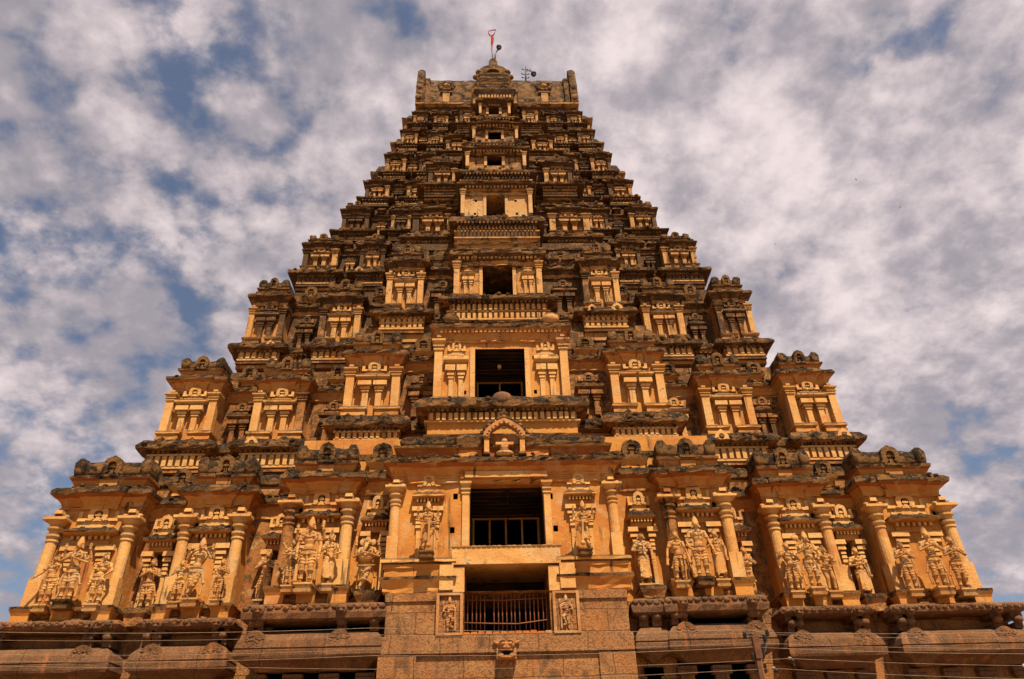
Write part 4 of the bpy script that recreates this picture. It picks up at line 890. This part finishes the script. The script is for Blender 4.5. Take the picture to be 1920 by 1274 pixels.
for key,(x,y,z,h,spec,lab) in SP.items():
    me=figure(spec); me.name='statue'; me.materials.append(MATS[S_])
    o=bpy.data.objects.new('statue',me); COL.objects.link(o); o.location=(x,y,z); o.scale=(h*1.09,h*1.02,h)
    tag(o,lab,'statue','stucco figures standing along the lowest tier')
    b=MB(); b.rl(0,-.09,.22,.2,[(0,-.14),(.01,-.10),(-.01,-.09),(-.01,-.05),(.015,-.035),(.015,-.008),(0,-.002)],W_ if key in('P1L_C','GAN','CL','CR','P3R_C') else S_); b.build('pedestal',o)
# carved slabs beside the gate
for sx,x in ((-1,-2.2),(1,1.92)):
    b=MB(); b.box(x-.47,x+.47,-2.37,-2.2,7.12,8.55,G_)
    for a,c,d_,e in ((-.47,-.37,7.12,8.55),(.37,.47,7.12,8.55)): b.box(x+a,x+c,-2.46,-2.3,d_,e,C_)
    b.box(x-.369,x+.369,-2.455,-2.3,8.47,8.55,C_); b.box(x-.369,x+.369,-2.455,-2.3,7.12,7.2,C_)
    slab=b.build('carved_slab',gate)
    me=figure(dict(arms=[(-sx,(-sx*.17,-.03,.6),(-sx*.02,-.1,.60)),(sx,(sx*.18,-.04,.58),(sx*.06,-.11,.55))]+UPB,
        legs=[((-.05,-.03,.25),(-.05,0,.045)),((.10,-.08,.36),(.03,-.03,.19))] if sx<0 else [((-.10,-.08,.36),(-.03,-.03,.19)),((.05,-.03,.25),(.05,0,.045))],
        items=[('rod',(-sx*.15,-.05,.60),(-sx*.16,-.03,.06),.02,.03),('ball',(-sx*.06,-.03,.15),(.06,.04,.04))]))
    me.materials.append(MATS[C_]); o=bpy.data.objects.new('guardian_relief',me); COL.objects.link(o); o.parent=slab; o.location=(x,-2.40,7.22); o.scale=(1.26,.9,1.22)
# lion mask under the gate
b=MB(); mx,mz,my=-.22,6.62,-2.45
b.box(mx-.42,mx+.42,my-.02,my+.2,6.18,7.0,C_)
b.ball((mx,my-.05,mz+.1),(.36,.26,.26),C_,14,10); b.ball((mx,my-.22,mz-.02),(.2,.14,.1),C_,10,8); b.ball((mx,my-.3,mz+.0),(.07,.07,.05),C_,8,6)
for s in (-1,1):
    b.ball((mx+s*.15,my-.25,mz+.13),(.105,.09,.09),C_,12,8); b.tube([(mx+s*.04,my-.28,mz+.24),(mx+s*.16,my-.28,mz+.28),(mx+s*.3,my-.2,mz+.2)],[.03,.035,.02],C_,8)
    b.ball((mx+s*.44,my-.05,mz+.22),(.16,.06,.09),C_,10,7,Matrix.Rotation(-s*.5,3,'Y'))
    b.ball((mx+s*.25,my-.12,mz-.32),(.16,.14,.12),C_,10,7)
    for i in range(3): b.ball((mx+s*(.12+.11*i),my-.2,mz-.40+.03*i),(.06,.06,.06),C_,8,6)
b.tube([(mx-.22,my-.2,mz-.12),(mx,my-.26,mz-.10),(mx+.22,my-.2,mz-.12)],.05,C_,8); b.box(mx-.2,mx+.2,my-.16,my,mz-.3,mz-.14,D_); b.ball((mx,my-.15,mz-.4),(.3,.14,.08),C_,10,6)
b.v=[(mx+(x-mx)*.8,my+(y-my)*.85,mz+.05+(z-mz)*.8) for x,y,z in b.v]; b.build('lion_mask',gate)
# ------------------------------------------------------------------ rooftop gear
IRON=simple('dark_paint',(.03,.028,.028),.6); RED=simple('red_cloth',(.33,.020,.014),.9); GLASS=simple('lamp_glass',(.10,.10,.10),.25); WIRE=simple('bare_wire',(.30,.21,.135),.6); CONC=simple('pole_steel',(.15,.062,.03),.8); CER=simple('insulator',(.03,.022,.02),.3); BIRD=simple('black_feathers',(.02,.02,.022),.8)
EX=[IRON,RED,GLASS,WIRE,CONC,CER,BIRD]
fp=tag(empty('flagpole',(-.3,8.75,55.6)),'thin pale pole with a narrow red pennant on the tower top','flagpole')
b=MB(); b.tube([(0,0,0),(-.12,0,2.2),(-.18,0,4.4)],[.04,.03,.02],3,6); b.build('pole',fp,EX)
b=MB(); pts=[(-.10,1.5,.05),(-.13,2.2,.13),(-.13,2.9,.22),(-.14,3.4,.26),(-.17,3.9,.14)]
vs=[];fs=[]
for i,(x,z,w) in enumerate(pts):
    for dy in (-.02,.02): vs+= [(x-.02,dy,z),(x+w*.5,dy+.06*math.sin(i*2),z+.05),(x+w,dy-.05*math.cos(i),z+.02)]
for i in range(len(pts)-1):
    o=i*6; p=o+6
    for k in range(2): fs+=[(o+k,o+k+1,p+k+1,p+k),(o+3+k,p+3+k,p+4+k,o+4+k)]
    fs+=[(o,p,p+3,o+3),(o+2,o+5,p+5,p+2)]
b.add(vs,fs,1,True)
b.tube([(-.2,0,3.7),(-.36,0,4.1),(-.34,0,4.45)],[.05,.04,.03],1,6); b.tube([(.02,0,3.7),(.18,0,4.1),(.24,0,4.4)],[.06,.05,.03],1,6); b.tube([(-.34,0,4.42),(.0,0,4.55),(.24,0,4.62),(.34,0,4.5)],[.03,.04,.06,.02],1,6)
b.build('pennant',fp,EX)
def lamp_head(b,c,r):
    b.ball(c,(r,r,r),0,14,10); b.cyl(c[0],c[1],[(r*.5,c[2]-r*1.05),(r*.75,c[2]-r*.8)],2,12); b.cyl(c[0],c[1],[(r*.2,c[2]+r*.9),(r*.14,c[2]+r*1.3)],0,8)
fl=tag(empty('floodlight',(-.12,8.6,55.5)),'dark round floodlight on a bent arm beside the flagpole','floodlight')
b=MB(); b.tube([(0,0,0),(.02,0,.8),(.14,0,1.3),(.3,0,1.6)],.055,0,8); b.build('arm',fl,EX)
b=MB(); lamp_head(b,(.36,-.05,1.85),.24); b.build('lamp_head',fl,EX)
ml=tag(empty('lamp_mast',(2.5,9.9,54.0)),'short dark mast with insulators and side lamp on the roof ridge','lamp mast')
b=MB(); b.tube([(0,0,0),(.03,0,1.3),(.08,0,2.6)],[.07,.06,.035],0,8)
for z,w in ((.95,.28),(1.45,.3),(2.1,.24)): b.tube([(-w,0,z+.05),(0,0,z),(w,0,z+.02)],.03,0,6); b.ball((-w,0,z+.1),.06,0,6,5); b.ball((w,0,z+.08),.06,0,6,5)
b.build('mast',ml,EX)
b=MB(); b.tube([(.05,0,1.95),(.45,0,1.95),(.62,0,1.8)],.035,0,6); lamp_head(b,(.72,-.03,1.5),.25); b.tube([(.42,0,1.9),(.45,0,2.2)],.05,0,6); b.build('lamp',ml,EX)
# ------------------------------------------------------------------ street pole and wires
pole=tag(empty('utility_pole',(5.10,-12,0)),'rusty steel utility pole with insulators and stay arm at right below the tower','utility pole')
b=MB(); b.box(-.06,.05,-.06,.06,-.3,4.72,4,.01); b.box(-.05,.09,-.075,.06,4.5,4.96,4); b.tube([(.05,0,0),(.05,0,4.4)],.035,4,8); b.build('post',pole,EX)
b=MB(); b.tube([(.02,0,4.62),(.22,0,4.82),(.30,0,5.02)],.028,0,6); b.tube([(.1,0,4.45),(.25,0,4.78)],.022,0,6); b.tube([(-.02,0,5.0),(-.1,0,5.03),(-.2,0,5.02)],.022,0,6); b.tube([(0,0,4.4),(-.08,0,4.25)],.025,0,6); b.build('bracket',pole,EX)
for (x,z) in ((.32,5.03),(.24,4.93),(-.19,4.99),(-.10,4.55)):
    b=MB(); b.cyl(x,0,[(.03,z-.07),(.055,z-.05),(.03,z-.02),(.055,z),(.03,z+.03),(.045,z+.05),(.02,z+.07)],5,10); b.build('insulator',pole,EX)
def wire(name_pts,lab,r=.0042,clamp=None):
    b=MB(); pts=[]
    for i in range(len(name_pts)-1):
        (x0,z0),(x1,z1)=name_pts[i],name_pts[i+1]; n=10; sag=.0009*(x1-x0)**2
        for j in range(n): f=j/n; pts.append((x0+(x1-x0)*f,-12.0-.02,z0+(z1-z0)*f-sag*4*f*(1-f)))
    pts.append((name_pts[-1][0],-12.02,name_pts[-1][1]))
    o0=Vector(pts[0]); b.tube([tuple(Vector(p)-o0) for p in pts],r,3,5); o=b.build('power_line',None,EX); o.location=o0
    if clamp:
        c=MB(); p=Vector((clamp[0],-12.03,clamp[1]))-o0; c.ball(tuple(p),(.05,.04,.035),3,8,6); c.ball(tuple(p+Vector((.05,0,-.05))),(.05,.04,.05),5,8,6); c.tube([tuple(p),tuple(p+Vector((.08,0,-.16)))],.008,3,5); c.build('clamp',o,EX)
    tag(o,lab,'wire','bare power lines strung across the base')
wire([(-16,5.62),(-3.3,5.30),(4.92,5.10),(5.42,5.03),(11.2,4.93),(16,4.85)],'topmost bare power line passing over the pole insulators',.005)
wire([(-16,5.44),(-3.3,5.16),(4.96,5.02),(11.2,4.80),(16,4.7)],'second power line from the top, joined at the pole bracket',.0036)
wire([(-16,5.16),(-3.27,4.86),(5.0,4.83),(11.06,4.59),(16,4.42)],'upper of the two bright power lines tied to the post top')
wire([(-16,5.02),(-3.26,4.73),(5.0,4.74),(11.03,4.48),(16,4.3)],'lower of the two bright power lines tied to the post',.005)
wire([(-16,5.0),(-5.74,4.54),(-.38,4.42),(5.79,4.49),(10.9,4.24),(16,4.0)],'sagging power line with a pale clamp right of the pole',.0042,(5.79,4.49))
wire([(-16,4.6),(-3,4.22),(4.0,4.26),(5.39,4.30),(10.8,3.98),(16,3.7)],'lowest power line with a frayed clamp near the bottom right',.0042,(5.39,4.30))
# ------------------------------------------------------------------ birds
def bird(loc,yaw,roll,lab,s=.42):
    b=MB(); b.ball((0,0,0),(.055,.22,.055),6,8,6); b.ball((0,-.22,.01),(.045,.06,.045),6,8,6); b.tube([(0,-.27,.01),(0,-.32,.0)],[.015,.004],6,6)
    bd=None
    for q in (-1,1):
        v=[(q*.03,-.08,.03),(q*.03,.08,.03),(q*.3,-.12,.1),(q*.3,.02,.1),(q*.62,.1,.04),(q*.6,.14,.04)]
        vv=v+[(x,y,z-.015) for x,y,z in v]
        f=[(0,2,3,1),(2,4,5,3),(6,7,9,8),(8,9,11,10),(0,6,8,2),(2,8,10,4),(1,3,9,7),(3,5,11,9),(4,10,11,5)]
        b.add(vv,f,6)
        b.prism([(q*.02,0),(q*.08,.0),(q*.05,.02)],.18,.36,6)
    o=b.build('bird',None,EX); o.location=loc; o.rotation_euler=(0,roll,yaw); o.scale=(s,s,s)
    tag(o,lab,'bird','small dark birds in the sky')
bird((49.71,40,74.21),.6,.5,'small black bird in flight, topmost of three right of the tower')
bird((54.15,40,68.93),2.2,.7,'small black bird in flight, farthest right in the sky')
bird((35.81,40,62.53),1.2,-.5,'small black bird in flight nearest to the tower side')
# ------------------------------------------------------------------ ground
m,t,bs=newmat('dusty_street'); g=t.n.new('ShaderNodeNewGeometry')
t.set(bs.inputs['Base Color'],t.mix(t.step(t.noise(g.outputs['Position'],.8,6,.6),.35,.7),(.26,.17,.10),(.17,.115,.075))); bs.inputs['Roughness'].default_value=.95
b=MB(); b.add([(-1500,-1500,0),(1500,-1500,0),(1500,1500,0),(-1500,1500,0)],[(0,1,2,3)],0)
gr=b.build('ground',None,[m]); gr['kind']='structure'
# ------------------------------------------------------------------ light and sky
EL,AZ=math.radians(62),math.radians(20)     # sun high, in front and to the right of the tower
sd=Vector((math.sin(AZ)*math.cos(EL),-math.cos(AZ)*math.cos(EL),math.sin(EL)))
L=bpy.data.lights.new('sun','SUN'); L.energy=5.0; L.angle=math.radians(.55); L.color=(1,.84,.62)
lo=bpy.data.objects.new('sun',L); COL.objects.link(lo); lo.rotation_euler=sd.to_track_quat('Z','Y').to_euler(); lo.location=(20,-60,90)
W=bpy.data.worlds.new('World'); sc.world=W; W.use_nodes=True; nt=W.node_tree
for n in list(nt.nodes): nt.nodes.remove(n)
t=NT(nt); out=nt.nodes.new('ShaderNodeOutputWorld'); bg=nt.nodes.new('ShaderNodeBackground'); nt.links.new(bg.outputs[0],out.inputs[0])
SS=.06
sky=nt.nodes.new('ShaderNodeTexSky'); sky.sky_type='NISHITA'; sky.sun_disc=False; sky.sun_elevation=EL; sky.sun_rotation=math.atan2(sd.x,sd.y); sky.air_density=1.0; sky.dust_density=1.2; sky.ozone_density=1.5
tc=nt.nodes.new('ShaderNodeTexCoord'); D=tc.outputs['Generated']
sp=nt.nodes.new('ShaderNodeSeparateXYZ'); nt.links.new(D,sp.inputs[0])
den=t.math('ADD',t.math('MAXIMUM',sp.outputs[2],0.0),.45)
cv=nt.nodes.new('ShaderNodeCombineXYZ'); nt.links.new(t.math('DIVIDE',sp.outputs[0],den),cv.inputs[0]); nt.links.new(t.math('DIVIDE',sp.outputs[1],den),cv.inputs[1])
C=cv.outputs[0]   # cloud layer plane
wn=nt.nodes.new('ShaderNodeTexNoise'); nt.links.new(C,wn.inputs['Vector']); wn.inputs['Scale'].default_value=12; wn.inputs['Detail'].default_value=5
wv=nt.nodes.new('ShaderNodeVectorMath'); wv.operation='MULTIPLY_ADD'; nt.links.new(wn.outputs['Color'],wv.inputs[0]); wv.inputs[1].default_value=(.13,.13,.0); nt.links.new(C,wv.inputs[2])
vo=nt.nodes.new('ShaderNodeTexVoronoi'); vo.voronoi_dimensions='2D'; vo.feature='SMOOTH_F1'; vo.inputs['Scale'].default_value=12.5; vo.inputs['Smoothness'].default_value=.35; nt.links.new(wv.outputs[0],vo.inputs['Vector'])
puff=t.math('SUBTRACT',.42,vo.outputs['Distance'])
n1=t.noise(t.mapv(C,(1,1,1),(3.1,1.7,0)),16,8,.52,.1); n2=t.noise(t.mapv(C,(1,1,1),(8.3,2.2,4)),5.5,4,.5); n3=t.noise(C,36,6,.6,.1); n4=t.noise(t.mapv(C,(1,1,1),(1,5,2)),6.5,6,.58)
dens=t.math('ADD',t.math('ADD',t.math('MULTIPLY',n1,.60),t.math('MULTIPLY',n2,.45)),t.math('ADD',t.math('MULTIPLY',n3,.2),t.math('MULTIPLY',puff,.22)))
def lobe(x,y,z,w,amt):
    v=nt.nodes.new('ShaderNodeVectorMath'); v.operation='DOT_PRODUCT'; nt.links.new(D,v.inputs[0]); v.inputs[1].default_value=Vector((x,y,z)).normalized()
    return t.math('MULTIPLY',t.step(v.outputs['Value'],math.cos(w),1.0),amt)
for a in ((.30,.68,.74,.55,.17),(.0,.72,.70,.35,.05),(0,-.75,.6,1.25,-.30)): dens=t.math('ADD',dens,lobe(*a))  # last lobe thins unseen clouds behind the camera, added to cut facade fill
cl=t.step(dens,.465,.66,.10,1.0)
shade=t.mix(t.step(t.math('ADD',t.math('ADD',t.math('MULTIPLY',n4,.52),t.math('MULTIPLY',n3,.12)),t.math('MULTIPLY',dens,.45)),.54,.82),(.36,.325,.36),(.90,.76,.75))
def scl(col,f):
    n=nt.nodes.new('ShaderNodeMix'); n.data_type='RGBA'; n.blend_type='MULTIPLY'; n.inputs[0].default_value=1; nt.links.new(col,n.inputs[6]); n.inputs[7].default_value=(f,f,f,1); n.clamp_result=False
    return n.outputs[2]
skyc=scl(sky.outputs[0],1.0)
mx=nt.nodes.new('ShaderNodeMix'); mx.data_type='RGBA'; nt.links.new(t.math('MULTIPLY',cl,.95),mx.inputs[0]); nt.links.new(skyc,mx.inputs[6]); nt.links.new(scl(shade,.64/SS),mx.inputs[7])
nt.links.new(mx.outputs[2],bg.inputs[0]); bg.inputs[1].default_value=SS
# ------------------------------------------------------------------ camera
cam=bpy.data.cameras.new('camera'); co=bpy.data.objects.new('camera',cam); COL.objects.link(co)
cam.sensor_width=36; cam.lens=25.3125; cam.clip_end=5000; cam.clip_start=.1
fw=Vector((.028699,.827895,.560148)); rr=Vector((.999548,-.018720,-.023543)); uu=Vector((.009005,-.560571,.828058))
co.matrix_world=Matrix(((rr.x,uu.x,-fw.x,-.6456),(rr.y,uu.y,-fw.y,-28.7935),(rr.z,uu.z,-fw.z,1.6),(0,0,0,1)))
sc.camera=co
sc.view_settings.view_transform='Standard'; sc.view_settings.look='None'; sc.view_settings.exposure=.72; sc.view_settings.gamma=1
sc.render.engine='CYCLES'; sc.cycles.max_bounces=6; sc.cycles.diffuse_bounces=2
